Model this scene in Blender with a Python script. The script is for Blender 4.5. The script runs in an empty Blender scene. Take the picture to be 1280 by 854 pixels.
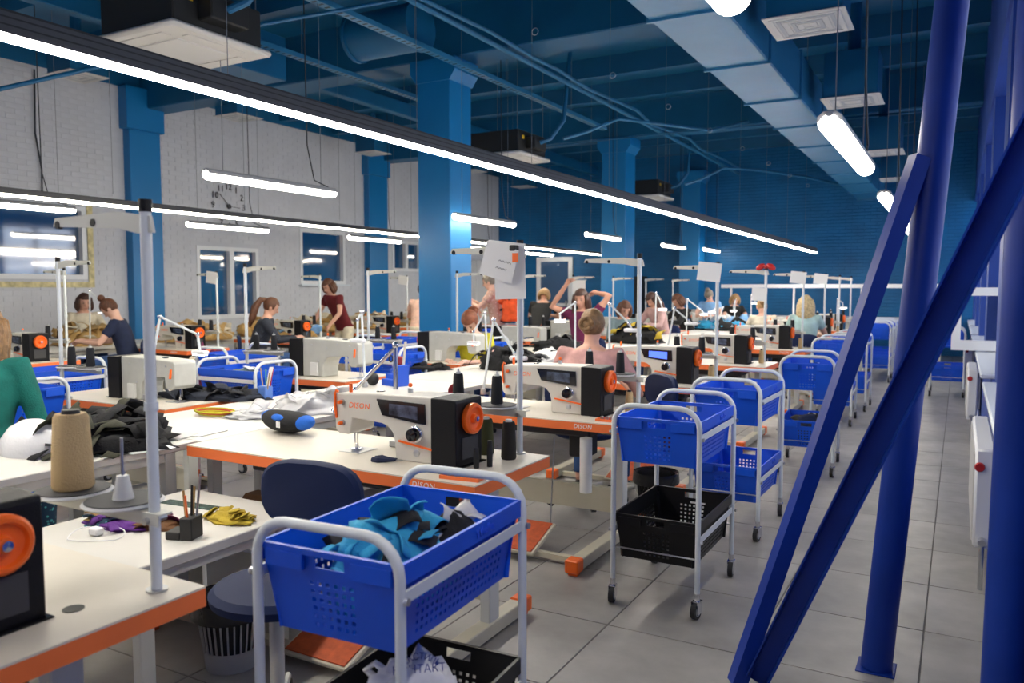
import bpy, bmesh, math, random
from mathutils import Vector, Matrix, noise
random.seed(7)
D = bpy.data
sc = bpy.context.scene
COL = sc.collection
PI = math.pi

# ------------------------------------------------------------------ camera, world, exposure
EYE = Vector((0, 0, 1.5)); FPX = 995.6
PITCH = math.atan(67/FPX); YAW = math.atan(560/math.hypot(FPX, 67))
cam = D.cameras.new('camera'); cam.lens = 28; cam.sensor_width = 36; cam.clip_start = .02; cam.clip_end = 200
camo = D.objects.new('camera', cam); COL.objects.link(camo)
camo.location = EYE; camo.rotation_euler = (PI/2-PITCH, 0, YAW)
cam.dof.use_dof = True; cam.dof.focus_distance = 3.7; cam.dof.aperture_fstop = 3.2
sc.camera = camo
w = D.worlds.new('sky'); sc.world = w; w.use_nodes = True
w.node_tree.nodes['Background'].inputs[0].default_value = (.70, .80, 1, 1)
w.node_tree.nodes['Background'].inputs[1].default_value = 1.6
vs = sc.view_settings
sc.display_settings.display_device = 'sRGB'
vs.view_transform = 'Standard'; vs.look = 'None'; vs.gamma = 1; vs.use_curve_mapping = False
vs.exposure = 0.78
LAMP = 15.0; STRIP = 52.0
try:
    sc.cycles.max_bounces = 7; sc.cycles.diffuse_bounces = 4; sc.cycles.glossy_bounces = 3; sc.cycles.sample_clamp_indirect = 6
except Exception: pass

cy_, sy_ = math.cos(YAW), math.sin(YAW); cp_, sp_ = math.cos(PITCH), math.sin(PITCH)
FW = Vector((-sy_*cp_, cy_*cp_, -sp_)); RT = Vector((cy_, sy_, 0)); UP = RT.cross(FW)
def at(px, py, d):            # the point seen at a photo pixel, d metres in front of the camera
    return EYE + FW*d + RT*((px-640)/FPX*d) - UP*((py-427)/FPX*d)

# ------------------------------------------------------------------ materials
MATS = {}
def mat(name, col, rough=.5, metal=0, var=0, vscale=8, bump=0, bscale=60, emit=None, alpha=None, spec=None, trans=0, sheen=0):
    m = D.materials.new(name); m.use_nodes = True; nt = m.node_tree; b = nt.nodes['Principled BSDF']
    b.inputs['Base Color'].default_value = (*col, 1); b.inputs['Roughness'].default_value = rough; b.inputs['Metallic'].default_value = metal
    if spec is not None: b.inputs['Specular IOR Level'].default_value = spec
    if trans: b.inputs['Transmission Weight'].default_value = trans
    if sheen: b.inputs['Sheen Weight'].default_value = sheen
    if alpha is not None: b.inputs['Alpha'].default_value = alpha
    if emit: b.inputs['Emission Color'].default_value = (*emit[0], 1); b.inputs['Emission Strength'].default_value = emit[1]
    tc = nt.nodes.new('ShaderNodeTexCoord')
    if var:
        n = nt.nodes.new('ShaderNodeTexNoise'); n.inputs['Scale'].default_value = vscale; n.inputs['Detail'].default_value = 5
        nt.links.new(tc.outputs['Object'], n.inputs['Vector'])
        r = nt.nodes.new('ShaderNodeValToRGB'); r.color_ramp.elements[0].position = .3; r.color_ramp.elements[1].position = .7
        r.color_ramp.elements[0].color = (*[c*(1-var) for c in col], 1); r.color_ramp.elements[1].color = (*[min(1, c*(1+var)) for c in col], 1)
        nt.links.new(n.outputs['Fac'], r.inputs['Fac']); nt.links.new(r.outputs['Color'], b.inputs['Base Color'])
    if bump:
        n = nt.nodes.new('ShaderNodeTexNoise'); n.inputs['Scale'].default_value = bscale; n.inputs['Detail'].default_value = 3
        nt.links.new(tc.outputs['Object'], n.inputs['Vector'])
        bp = nt.nodes.new('ShaderNodeBump'); bp.inputs['Strength'].default_value = bump; bp.inputs['Distance'].default_value = .01
        nt.links.new(n.outputs['Fac'], bp.inputs['Height']); nt.links.new(bp.outputs['Normal'], b.inputs['Normal'])
    MATS[name] = m; return m
def brick_bump(m, axis, strength=.35, sc_=1):
    nt = m.node_tree; b = nt.nodes['Principled BSDF']; tc = nt.nodes.new('ShaderNodeTexCoord')
    sx = nt.nodes.new('ShaderNodeSeparateXYZ'); cx = nt.nodes.new('ShaderNodeCombineXYZ'); nt.links.new(tc.outputs['Object'], sx.inputs[0])
    nt.links.new(sx.outputs[axis], cx.inputs[0]); nt.links.new(sx.outputs[2], cx.inputs[1])
    t = nt.nodes.new('ShaderNodeTexBrick'); nt.links.new(cx.outputs[0], t.inputs['Vector'])
    t.inputs['Scale'].default_value = 1; t.inputs['Brick Width'].default_value = .26; t.inputs['Row Height'].default_value = .077; t.inputs['Mortar Size'].default_value = .008
    t.inputs['Mortar Smooth'].default_value = .5
    t.inputs['Color1'].default_value = (1, 1, 1, 1); t.inputs['Color2'].default_value = (.75, .75, .75, 1); t.inputs['Mortar'].default_value = (0, 0, 0, 1)
    bp = nt.nodes.new('ShaderNodeBump'); bp.inputs['Strength'].default_value = strength; bp.inputs['Distance'].default_value = .02
    nt.links.new(t.outputs['Color'], bp.inputs['Height']); nt.links.new(bp.outputs['Normal'], b.inputs['Normal'])
mat('blue_paint', (.002, .108, .25), .45, var=.12, vscale=1.5)
mat('blue_brick', (.001, .15, .38), .5, var=.15, vscale=2); brick_bump(MATS['blue_brick'], 0, .9)
mat('column_blue', (.004, .18, .46), .4, var=.06, vscale=1.2)
mat('duct_blue', (.025, .17, .34), .38, var=.1, vscale=2, bump=.15, bscale=3)
mat('truss_blue', (.005, .034, .27), .45, spec=.25, var=.12, vscale=4)
mat('wall_blue', (.01, .05, .30), .5, var=.1, vscale=2)
mat('white_brick', (.62, .63, .68), .6, var=.05, vscale=3, bump=.3, bscale=25)
mat('white_mortar', (.60, .61, .66), .8)
mat('frame_white', (.80, .81, .84), .35)
mat('sill_white', (.75, .80, .86), .25)
mat('tape_yellow', (.68, .60, .33), .7, var=.3, vscale=14)
mat('grout', (.17, .165, .155), .9)
def tile_mat(name, c):
    m = mat(name, c, .3, var=.0)
    nt = m.node_tree; b = nt.nodes['Principled BSDF']; tc = nt.nodes.new('ShaderNodeTexCoord'); g = nt.nodes.new('ShaderNodeNewGeometry')
    n = nt.nodes.new('ShaderNodeTexNoise'); n.inputs['Scale'].default_value = 2.2; n.inputs['Detail'].default_value = 7; n.inputs['Roughness'].default_value = .6
    nt.links.new(g.outputs['Position'], n.inputs['Vector'])
    r = nt.nodes.new('ShaderNodeValToRGB'); r.color_ramp.elements[0].position = .3; r.color_ramp.elements[1].position = .72
    r.color_ramp.elements[0].color = (c[0]*.72, c[1]*.72, c[2]*.72, 1); r.color_ramp.elements[1].color = (c[0]*1.22, c[1]*1.22, c[2]*1.22, 1)
    nt.links.new(n.outputs['Fac'], r.inputs['Fac']); nt.links.new(r.outputs['Color'], b.inputs['Base Color'])
    n2 = nt.nodes.new('ShaderNodeTexNoise'); n2.inputs['Scale'].default_value = 9; nt.links.new(g.outputs['Position'], n2.inputs['Vector'])
    mr = nt.nodes.new('ShaderNodeMapRange'); mr.inputs['To Min'].default_value = .22; mr.inputs['To Max'].default_value = .5
    nt.links.new(n2.outputs['Fac'], mr.inputs['Value']); nt.links.new(mr.outputs['Result'], b.inputs['Roughness'])
for k, f in enumerate((1, .93, 1.07)): tile_mat('tile_%d' % k, (.34*f, .325*f, .30*f))
mat('cream_top', (.70, .645, .55), .38, var=.04, vscale=5)
mat('white_top', (.70, .68, .63), .4, var=.03, vscale=4)
mat('orange_edge', (.90, .19, .045), .45, var=.06, vscale=6)
mat('table_leg', (.62, .62, .58), .4)
mat('beige_metal', (.56, .52, .40), .4, var=.05)
mat('orange_rubber', (.50, .085, .02), .7, var=.2, vscale=30)
mat('machine_cream', (.66, .63, .57), .3)
mat('machine_grey', (.50, .50, .46), .4, var=.05, vscale=15)
mat('machine_black', (.006, .006, .008), .5, spec=.25, bump=.2, bscale=220)
mat('black_gloss', (.006, .006, .01), .1)
mat('lcd_blue', (.02, .03, .3), .3, emit=((.08, .16, 1), 1.2))
mat('lcd_dark', (.06, .08, .13), .12, var=.8, vscale=22)
mat('orange_plastic', (1, .16, .015), .35)
mat('chrome', (.75, .76, .8), .16, 1)
mat('steel', (.55, .56, .58), .3, 1)
mat('powder_white', (.70, .74, .76), .35)
mat('powder_grey', (.55, .60, .63), .4)
mat('stand_cream', (.62, .62, .56), .4)
mat('disc_grey', (.045, .045, .05), .7)
mat('rim_white', (.6, .6, .62), .5)
mat('crate_blue', (.0, .088, .68), .42, var=.08, vscale=5)
mat('crate_black', (.006, .006, .007), .4, spec=.3)
mat('rubber', (.02, .02, .022), .6)
mat('wheel_grey', (.4, .42, .46), .4)
mat('navy_vinyl', (.004, .014, .065), .6, spec=.25, bump=.1, bscale=300)
mat('thread_black', (.008, .009, .014), .8, bump=.5, bscale=300)
mat('thread_tan', (.62, .44, .22), .8, bump=.5, bscale=200)
mat('thread_brown', (.022, .018, .015), .85, bump=.5, bscale=300)
mat('thread_olive', (.06, .065, .02), .85, bump=.5, bscale=300)
mat('thread_red', (.25, .02, .03), .8)
mat('paper', (.84, .84, .84), .6)
mat('ink', (.05, .05, .06), .7)
mat('lamp_tube', (1, 1, 1), .4, emit=((1, .93, .82), LAMP))
mat('lamp_tube_warm', (1, 1, 1), .4, emit=((1, .93, .80), LAMP))
mat('strip_tube', (1, 1, 1), .4, emit=((1, .94, .84), STRIP))
mat('strip_tube_warm', (1, 1, 1), .4, emit=((1, .92, .72), STRIP*.75))
mat('lamp_small', (1, 1, 1), .4, emit=((1, .97, .9), 9))
mat('black_housing', (.02, .02, .022), .45)
mat('grey_housing', (.3, .31, .33), .5); mat('strip_grey', (.07, .073, .08), .5)
mat('ac_black', (.012, .013, .014), .55)
mat('ac_white', (.60, .58, .56), .5)
mat('label_yellow', (.8, .5, .02), .6)
mat('wire', (.25, .27, .3), .4, .6)
mat('cable_dark', (.02, .025, .035), .6)
mat('glass_mirror', (.008, .07, .19), .05, spec=1.0)  # blue base colour paints in the reflection of the blue room
D.materials['glass_mirror'].node_tree.nodes['Principled BSDF'].inputs['IOR'].default_value = 1.9
mat('glass_green', (.10, .15, .13), .1, var=.7, vscale=5, spec=.6)
mat('glass_clear', (1, 1, 1), .02, trans=1)
mat('grille_white', (.62, .61, .60), .5)
mat('dark_slot', (.03, .04, .05), .7)
mat('skin_a', (.66, .36, .26), .5); mat('skin_b', (.62, .32, .22), .5); mat('skin_c', (.72, .43, .33), .5)
mat('lip', (.42, .12, .10), .5); mat('eye', (.02, .015, .015), .3)
for n, c in dict(blond=(.36, .21, .09), lightblond=(.55, .42, .22), darkblond=(.22, .12, .05), ginger=(.20, .055, .02), brown=(.055, .02, .012), darkbrown=(.025, .012, .009), chestnut=(.10, .035, .015), grey=(.2, .17, .14)).items():
    mat('hair_'+n, c, .5, var=.35, vscale=40, bump=.6, bscale=90)
for n, c in dict(teal=(.0, .12, .10), pink=(.55, .30, .28), maroon=(.13, .01, .06), yellow=(.50, .46, .02), greyblue=(.16, .22, .24), black=(.006, .006, .008), peach=(.75, .48, .38), palepink=(.52, .33, .32), wine=(.12, .005, .01), navy=(.012, .02, .06), white=(.65, .65, .68), jeans=(.03, .08, .22), paleteal=(.35, .50, .50), lightblue=(.2, .4, .7), orange=(.85, .10, .02), olive=(.035, .035, .02), cyan=(.03, .35, .62), royal=(.015, .14, .62), khaki=(.45, .28, .10), cream=(.65, .58, .45), purple=(.10, .02, .2), mustard=(.5, .36, .03), brownleather=(.14, .06, .02)).items():
    mat('cloth_'+n, c, .85, var=.18, vscale=12, bump=.3, bscale=120)
def pattern(name, c1, c2, scale, thr=.5):
    m = mat(name, c1, .8); nt = m.node_tree; b = nt.nodes['Principled BSDF']; tc = nt.nodes.new('ShaderNodeTexCoord')
    v = nt.nodes.new('ShaderNodeTexVoronoi'); v.inputs['Scale'].default_value = scale; nt.links.new(tc.outputs['Object'], v.inputs['Vector'])
    r = nt.nodes.new('ShaderNodeValToRGB'); r.color_ramp.interpolation = 'CONSTANT'; r.color_ramp.elements[0].color = (*c2, 1); r.color_ramp.elements[1].color = (*c1, 1); r.color_ramp.elements[1].position = thr
    nt.links.new(v.outputs['Distance'], r.inputs['Fac']); nt.links.new(r.outputs['Color'], b.inputs['Base Color']); return m
pattern('cloth_floral', (.55, .33, .27), (.75, .55, .5), 28, .3)
pattern('cloth_tealfloral', (.005, .03, .07), (.05, .28, .30), 45, .35)
pattern('cloth_patchwork', (.008, .008, .012), (.03, .38, .70), 9, .42)
pattern('roll_camo', (.45, .36, .22), (.65, .58, .42), 22, .4)
def stripes(name, c1, c2, n=60):
    m = mat(name, c1, .85); nt = m.node_tree; b = nt.nodes['Principled BSDF']; tc = nt.nodes.new('ShaderNodeTexCoord')
    v = nt.nodes.new('ShaderNodeTexWave'); v.inputs['Scale'].default_value = n/6.28; nt.links.new(tc.outputs['Object'], v.inputs['Vector'])
    r = nt.nodes.new('ShaderNodeValToRGB'); r.color_ramp.elements[0].color = (*c1, 1); r.color_ramp.elements[1].color = (*c2, 1); r.color_ramp.elements[0].position = .75; r.color_ramp.elements[1].position = .95
    nt.links.new(v.outputs['Fac'], r.inputs['Fac']); nt.links.new(r.outputs['Color'], b.inputs['Base Color'])
stripes('cloth_pinstripe', (.014, .017, .03), (.035, .045, .07), 240)
mat('bag_white', (.78, .78, .80), .25, alpha=.93, bump=.5, bscale=18)
mat('bag_clear', (.75, .75, .77), .15, alpha=.62, bump=.6, bscale=15)
mat('bag_black', (.02, .02, .022), .25, bump=.5, bscale=20)
mat('ink_blue', (.01, .03, .22), .6)
mat('crate_text', (.02, .10, .75), .3)
mat('box_blue', (.02, .10, .65), .4); mat('cup_blue', (.10, .22, .62), .4, alpha=.92)
mat('red', (.5, .02, .02), .4); mat('wood', (.5, .3, .12), .6); mat('green', (.1, .4, .08), .5)
mat('bin_grey', (.42, .43, .42), .5); mat('bin_inside', (.015, .015, .018), .6)
mat('tin_white', (.7, .7, .68), .4)
def M_(n): return MATS[n]

# ------------------------------------------------------------------ mesh builder
class MB:
    def __init__(s): s.v = []; s.f = []; s.mi = []; s.mats = []; s.m = 0
    def use(s, name):
        m = M_(name)
        if m not in s.mats: s.mats.append(m)
        s.m = s.mats.index(m); return s
    def add(s, vs_, fs):
        o = len(s.v); s.v += [tuple(v) for v in vs_]; s.f += [tuple(i+o for i in f) for f in fs]; s.mi += [s.m]*len(fs); return s
    def box(s, x0, x1, y0, y1, z0, z1, bev=0, M=None):
        if bev:
            b = min(bev, (x1-x0)/2.01, (y1-y0)/2.01, (z1-z0)/2.01)
            pts = []
            idx = {}
            for ix, (X, sx) in enumerate(((x0, 1), (x1, -1))):
                for iy, (Y, sy) in enumerate(((y0, 1), (y1, -1))):
                    for iz, (Z, sz) in enumerate(((z0, 1), (z1, -1))):
                        for a in range(3):
                            p = [X+sx*b, Y+sy*b, Z+sz*b]; p[a] = (X, Y, Z)[a]; idx[(ix, iy, iz, a)] = len(pts); pts.append(Vector(p))
            I = lambda *k: idx[k]; fs = []
            for a in range(3):
                u, w_ = [k for k in range(3) if k != a]
                for e in (0, 1):
                    q = []
                    for (p, r) in ((0, 0), (1, 0), (1, 1), (0, 1)):
                        k = [0, 0, 0]; k[a] = e; k[u] = p; k[w_] = r; q.append(I(*k, a))
                    fs.append(q)
                for p in (0, 1):        # edges parallel to a
                    for r in (0, 1):
                        k0 = [0, 0, 0]; k0[u] = p; k0[w_] = r; k1 = list(k0); k1[a] = 1
                        fs.append([I(*k0, u), I(*k1, u), I(*k1, w_), I(*k0, w_)])
            for c in ((i, j, k) for i in (0, 1) for j in (0, 1) for k in (0, 1)):
                fs.append([I(*c, 0), I(*c, 1), I(*c, 2)])
            cen = Vector(((x0+x1)/2, (y0+y1)/2, (z0+z1)/2)); out = []
            for f in fs:
                n = (pts[f[1]]-pts[f[0]]).cross(pts[f[2]]-pts[f[0]]); c = sum((pts[i] for i in f), Vector())/len(f)
                out.append(f if n.dot(c-cen) > 0 else f[::-1])
            if M is not None: pts = [M @ p for p in pts]
            return s.add(pts, out)
        v = [Vector((x, y, z)) for x in (x0, x1) for y in (y0, y1) for z in (z0, z1)]
        if M is not None: v = [M @ p for p in v]
        return s.add(v, [(0, 1, 3, 2), (4, 6, 7, 5), (0, 4, 5, 1), (2, 3, 7, 6), (0, 2, 6, 4), (1, 5, 7, 3)])
    def bar(s, a, b, wd, ht, up=(0, 0, 1)):
        a, b = Vector(a), Vector(b); d = (b-a); L = d.length; d.normalize(); u = Vector(up); x = d.cross(u)
        if x.length < 1e-4: x = d.cross(Vector((0, 1, 0)))
        x.normalize(); z = x.cross(d)
        M = Matrix((( *x, ), ( *d, ), ( *z, ))).transposed().to_4x4(); M.translation = a
        return s.box(-wd/2, wd/2, 0, L, -ht/2, ht/2, M=M)
    def tube(s, pts, r, n=10, caps=True):
        pts = [Vector(p) for p in pts]; rs = r if isinstance(r, (list, tuple)) else [r]*len(pts)
        t0 = (pts[1]-pts[0]).normalized(); x = t0.orthogonal().normalized(); rings = []
        for i, p in enumerate(pts):
            t = ((pts[i]-pts[i-1]).normalized() if i else t0) + ((pts[i+1]-pts[i]).normalized() if i+1 < len(pts) else (pts[i]-pts[i-1]).normalized())
            t.normalize(); x = (x-t*x.dot(t)).normalized(); y = t.cross(x)
            rings.append([p+(x*math.cos(2*PI*k/n)+y*math.sin(2*PI*k/n))*rs[i] for k in range(n)])
        vv = [q for g in rings for q in g]; fs = []
        for i in range(len(rings)-1):
            for k in range(n):
                a = i*n+k; b = i*n+(k+1) % n; fs.append((a, b, b+n, a+n))
        if caps: fs.append(tuple(range(n))[::-1]); fs.append(tuple((len(rings)-1)*n+k for k in range(n)))
        return s.add(vv, fs)
    def lathe(s, prof, c=(0, 0, 0), n=20, M=None, cap=True, sx=1, sy=1):
        c = Vector(c); vv = []; fs = []
        for (r, z) in prof:
            for k in range(n):
                p = Vector((r*sx*math.cos(2*PI*k/n), r*sy*math.sin(2*PI*k/n), z))
                if M is not None: p = M @ p
                vv.append(p+c)
        for i in range(len(prof)-1):
            for k in range(n):
                a = i*n+k; b = i*n+(k+1) % n; fs.append((a, b, b+n, a+n))
        if cap: fs.append(tuple(range(n))[::-1]); fs.append(tuple((len(prof)-1)*n+k for k in range(n)))
        return s.add(vv, fs)
    def ball(s, c, r, n=14, m=8, M=None):
        if not isinstance(r, (list, tuple)): r = (r, r, r)
        c = Vector(c); vv = [Vector((0, 0, -r[2]))]; fs = []
        for i in range(1, m):
            th = PI*i/m
            for k in range(n): vv.append(Vector((r[0]*math.sin(th)*math.cos(2*PI*k/n), r[1]*math.sin(th)*math.sin(2*PI*k/n), -r[2]*math.cos(th))))
        vv.append(Vector((0, 0, r[2])))
        for k in range(n): fs.append((0, 1+(k+1) % n, 1+k))
        for i in range(m-2):
            for k in range(n):
                a = 1+i*n+k; b = 1+i*n+(k+1) % n; fs.append((a, b, b+n, a+n))
        L = len(vv)-1
        for k in range(n): fs.append((1+(m-2)*n+k, 1+(m-2)*n+(k+1) % n, L))
        vv = [(M @ v if M is not None else v)+c for v in vv]
        return s.add(vv, fs)
    def prism(s, poly, y0, y1, M=None):       # poly in XZ, extruded along Y
        n = len(poly); vv = [Vector((x, y0, z)) for x, z in poly]+[Vector((x, y1, z)) for x, z in poly]
        if M is not None: vv = [M @ v for v in vv]
        ar = sum(poly[i][0]*poly[(i+1) % n][1]-poly[(i+1) % n][0]*poly[i][1] for i in range(n))
        fs = [tuple(range(n)), tuple(range(n, 2*n))[::-1]]+[((i+1) % n, i, i+n, (i+1) % n+n) for i in range(n)]
        if ar < 0: fs = [f[::-1] for f in fs]
        return s.add(vv, fs)
    def mesh(s, name, smooth=True, ang=38):
        me = D.meshes.new(name); me.from_pydata(s.v, [], s.f)
        for m in s.mats: me.materials.append(m)
        me.polygons.foreach_set('material_index', s.mi)
        if smooth:
            me.polygons.foreach_set('use_smooth', [True]*len(me.polygons))
            me.set_sharp_from_angle(angle=math.radians(ang))
        me.update(); return me
    def build(s, name, parent=None, smooth=True, ang=38, loc=None, rz=0):
        o = D.objects.new(name, s.mesh(name, smooth, ang)); COL.objects.link(o)
        if parent is not None: o.parent = parent
        if loc is not None: o.location = loc
        if rz: o.rotation_euler = (0, 0, rz)
        return o
def N(mn='powder_white'): return MB().use(mn)
def tag(o, label, cat, group=None):
    o['label'] = label; o['category'] = cat
    if group: o['group'] = group
    return o
def thing(name, label, cat, loc=(0, 0, 0), rz=0, group=None):
    o = D.objects.new(name, None); COL.objects.link(o); o.location = loc; o.rotation_euler = (0, 0, rz); o.empty_display_size = .1
    return tag(o, label, cat, group)
KIDS = {}
def kids(o): return [c for c in o.children]
def copy_tree(o, parent=None):
    c = o.copy(); COL.objects.link(c)
    if parent is not None: c.parent = parent
    for ch in kids(o): copy_tree(ch, c)
    return c
def dup(o, label, loc, rz=0, group=None, cat=None):
    c = copy_tree(o); c.location = loc; c.rotation_euler = (0, 0, rz); c['label'] = label
    if group: c['group'] = group
    return c
def struct(o): o['kind'] = 'structure'; return o
def text_mesh(txt, size, mn, depth=.0006, shear=0, space=1.0):
    cu = D.curves.new('t', 'FONT'); cu.body = txt; cu.size = size; cu.extrude = depth; cu.align_x = 'CENTER'; cu.align_y = 'CENTER'; cu.shear = shear; cu.space_character = space
    cu.resolution_u = 2
    o = D.objects.new('t', cu); COL.objects.link(o); dg = bpy.context.evaluated_depsgraph_get()
    me = D.meshes.new_from_object(o.evaluated_get(dg)); me.materials.clear(); me.materials.append(M_(mn)); D.objects.remove(o); return me
def put(me, name, parent, loc, rot=(0, 0, 0)):
    o = D.objects.new(name, me); COL.objects.link(o); o.parent = parent; o.location = loc; o.rotation_euler = rot; return o
TXT_BRAND = text_mesh('DISON', .037, 'orange_plastic', shear=.15, space=1.08)
TXT_EDGE = text_mesh('DISON', .034, 'paper', shear=.15, space=1.1)

# ------------------------------------------------------------------ the room
XL, XR, YB, YF, ZC = -11.6, .22, 19.9, -2.5, 5.0
fl = struct(N('grout').box(XL-.2, XR+.9, YF-.2, YB+.2, -.12, -.004).build('floor', smooth=False))
P = .617; tiles = []
gx = [-.088+P*i for i in range(-19, 2)]; gy = [3.845+P*i for i in range(-10, 27)]
for x in gx:
    for y in gy:
        if x+P > XR+.02 and x > XR-.05: continue
        tiles.append((x, y))
def tile_rank(t):
    x, y = t[0]+P/2, t[1]+P/2; v = Vector((x, y, 0))-EYE; d = v.dot(FW)
    if d < 1: return 99
    sx = 640+FPX*v.dot(RT)/d
    return d + (0 if -60 < sx < 1340 else 50) + (3.0 if x < -3.4 else 0)
tiles.sort(key=tile_rank)
tm = []
for k in range(3):
    b = N('tile_%d' % k).box(.003, P-.003, .003, P-.003, -.012, 0, bev=.0015); tm.append(b.mesh('tile'))
tmc = N('tile_0').box(.003, XR-(gx[-1])-.002, .003, P-.003, -.012, 0, bev=.0015)
for (x, y) in tiles[:300]:
    me = tm[random.randrange(3)]
    o = D.objects.new('tile', me); COL.objects.link(o); o.location = (x, y, random.uniform(-.0008, 0)); o.parent = fl
rest = N('tile_0')
for (x, y) in tiles[300:]:
    rest.use('tile_%d' % random.randrange(3)).box(x+.003, x+P-.003, y+.003, y+P-.003, -.012, 0)
o = rest.build('tile_field', fl, smooth=False); o['kind'] = 'stuff'

def wall_holes(mb, y0, y1, z0, z1, x0, x1, holes):
    ys = sorted({y0, y1, *[h[0] for h in holes], *[h[1] for h in holes]}); zs = sorted({z0, z1, *[h[2] for h in holes], *[h[3] for h in holes]})
    for a, b in zip(ys, ys[1:]):
        for c, d in zip(zs, zs[1:]):
            m, n = (a+b)/2, (c+d)/2
            if any(h[0] < m < h[1] and h[2] < n < h[3] for h in holes): continue
            mb.box(x0, x1, a, b, c, d)
WL = [(4.9, 7.45, 1.63, 2.72), (9.45, 10.85, .95, 2.24), (11.95, 13.30, 1.58, 2.70), (14.95, 16.1, 1.9, 2.62)]
mb = N('white_mortar'); wall_holes(mb, YF, YB, 0, 4.66, XL-.16, XL-.0045, WL); mb.use('blue_paint').box(XL-.16, XL+.01, YF, YB, 4.66, ZC)
wl = struct(mb.build('wall_left', smooth=False))
PIL = [(2.1, 2.75), (8.12, 8.68), (13.95, 14.6)]
bricks = []
nz = int(4.66/.077)
for k in range(nz):
    y = YF+(.13 if k % 2 else 0)
    while y < YB:
        a, b = y+.004, min(y+.256, YB-.01); y += .26; z0, z1 = k*.077+.004, k*.077+.073
        if b-a < .03: continue
        segs = [(a, b)]
        for (h0, h1, g0, g1) in WL+[(p[0], p[1], 0, 5) for p in PIL]:
            if g0 < z1 and z0 < g1:
                ns = []
                for (c, d) in segs:
                    if d <= h0 or c >= h1: ns.append((c, d)); continue
                    if c < h0: ns.append((c, h0))
                    if d > h1: ns.append((h1, d))
                segs = ns
        bricks += [(c, d, z0, z1) for c, d in segs if d-c > .02]
def brick_rank(b):
    if b[1]-b[0] < .25 or b[2] < 1.45: return 999
    return abs((b[0]+b[1])/2-6.3)*2+abs(b[2]-3.6)*1.2
bricks.sort(key=brick_rank)
bm_ = [N('white_brick').box(0, .012+k*.0015, -.126, .126, -.0345, .0345, bev=.004).mesh('brick') for k in range(3)]
for b in bricks[:300]:
    o = D.objects.new('brick', bm_[random.randrange(3)]); COL.objects.link(o); o.parent = wl
    o.location = (XL-.012+random.uniform(-.001, .0012), (b[0]+b[1])/2, (b[2]+b[3])/2)
mb = N('white_brick')
for b in bricks[300:]: mb.box(XL-.012, XL+random.uniform(0, .004), *b)
o = mb.build('brick_field', wl, smooth=False); o['kind'] = 'stuff'
mb = N('blue_brick').box(XL-.16, XR+1, YB, YB+.2, 0, ZC); struct(mb.build('wall_back', smooth=False))
mb = N('wall_blue').box(XL-.16, XR+1, YF-.2, YF, 0, ZC); struct(mb.build('wall_front', smooth=False))
for n, (a, b) in enumerate(PIL):
    mb = N('column_blue').box(XL-.02, XL+.16, a, b, 0, 4.0, bev=.01).box(XL-.02, XL+.2, a-.06, b+.06, 4.0, 4.66, bev=.01)
    struct(mb.build('trim_%d' % (n+1), smooth=False))

# ceiling with ribs, beams
mb = N('blue_paint').box(XL-.2, XR+1, YF-.2, YB+.2, ZC, ZC+.2)
ce = struct(mb.build('ceiling', smooth=False))
for i in range(15):
    y = YF+.6+i*1.5
    N('blue_paint').prism([(0, 0), (.14, 0), (.18, .3), (-.04, .3)], 0, XR+1-XL, M=Matrix.Rotation(-PI/2, 4, 'Z')).build('ceiling_rib', ce, smooth=False, loc=(XL, y, 4.72))
for i, y in enumerate((2.4, 8.65, 14.65)):
    N('blue_paint').box(XL+.01, XR+.9, y-.22, y+.22, 4.36, ZC-.002, bev=.015).build('beam', ce, smooth=False)
for i, (x, s) in enumerate(((-3.0, .16), (-8.6, .16))):
    N('blue_paint').box(x-s/2, x+s/2, YF, YB-.01, 4.5, 4.72, bev=.01).build('beam', ce, smooth=False)
# columns in the hall
def column(label, x, y, w_=.5):
    t = thing('column', label, 'column', (x, y, 0), group='square blue columns')
    N('column_blue').box(-w_, 0, 0, w_, 0, 4.36, bev=.012).build('shaft', t, smooth=False)
    N('column_blue').prism([(-w_-.09, 4.358), (-w_-.09, 4.2), (-w_-.005, 4.08), (.005, 4.08), (.09, 4.2), (.09, 4.358)], -.02, w_+.02).build('capital', t, smooth=False)
    return t
column('square blue column nearest the camera, among the sewing tables', -5.6, 8.4)
column('square blue column farther down the hall, lit on its right face', -5.6, 14.4)
column('farthest square blue column, standing against the blue brick wall', -5.6, 19.35)

# windows of the left wall
def window(n, y0, y1, z0, z1, mull, panes):
    t = D.objects.new('window_%d' % n, None); COL.objects.link(t); t['kind'] = 'structure'; t.location = (XL, (y0+y1)/2, z0)
    cy = (y0+y1)/2; a, b = y0-cy, y1-cy; h = z1-z0; f = .07
    m = N('frame_white')
    m.box(-.14, .015, a, a+f, 0, h).box(-.14, .015, b-f, b, 0, h).box(-.14, .015, a+f, b-f, 0, f).box(-.14, .015, a+f, b-f, h-f, h)
    m.build('window_frame', t, smooth=False)
    cuts = [a+f]
    for c in mull:
        N('frame_white').box(-.13, .01, c-cy-.05, c-cy+.05, f, h-f).build('mullion', t, smooth=False); cuts += [c-cy-.05, c-cy+.05]
    cuts.append(b-f)
    for i in range(0, len(cuts), 2):
        N(panes[(i//2) % len(panes)]).box(-.085, -.075, cuts[i], cuts[i+1], f, h-f).build('pane', t, smooth=False)
    return t
w1 = window(1, *WL[0], [6.12, ], ['glass_green', 'glass_mirror'])
m = N('tape_yellow').box(.012, .02, -1.36, 1.38, -.12, -.04).box(.012, .02, 1.29, 1.38, -.04, 1.15); m.build('window_trim', w1, smooth=False)
window(2, *WL[1], [10.22], ['glass_mirror']); window(3, *WL[2], [], ['glass_mirror']); window(4, *WL[3], [15.5], ['glass_mirror'])
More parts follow.
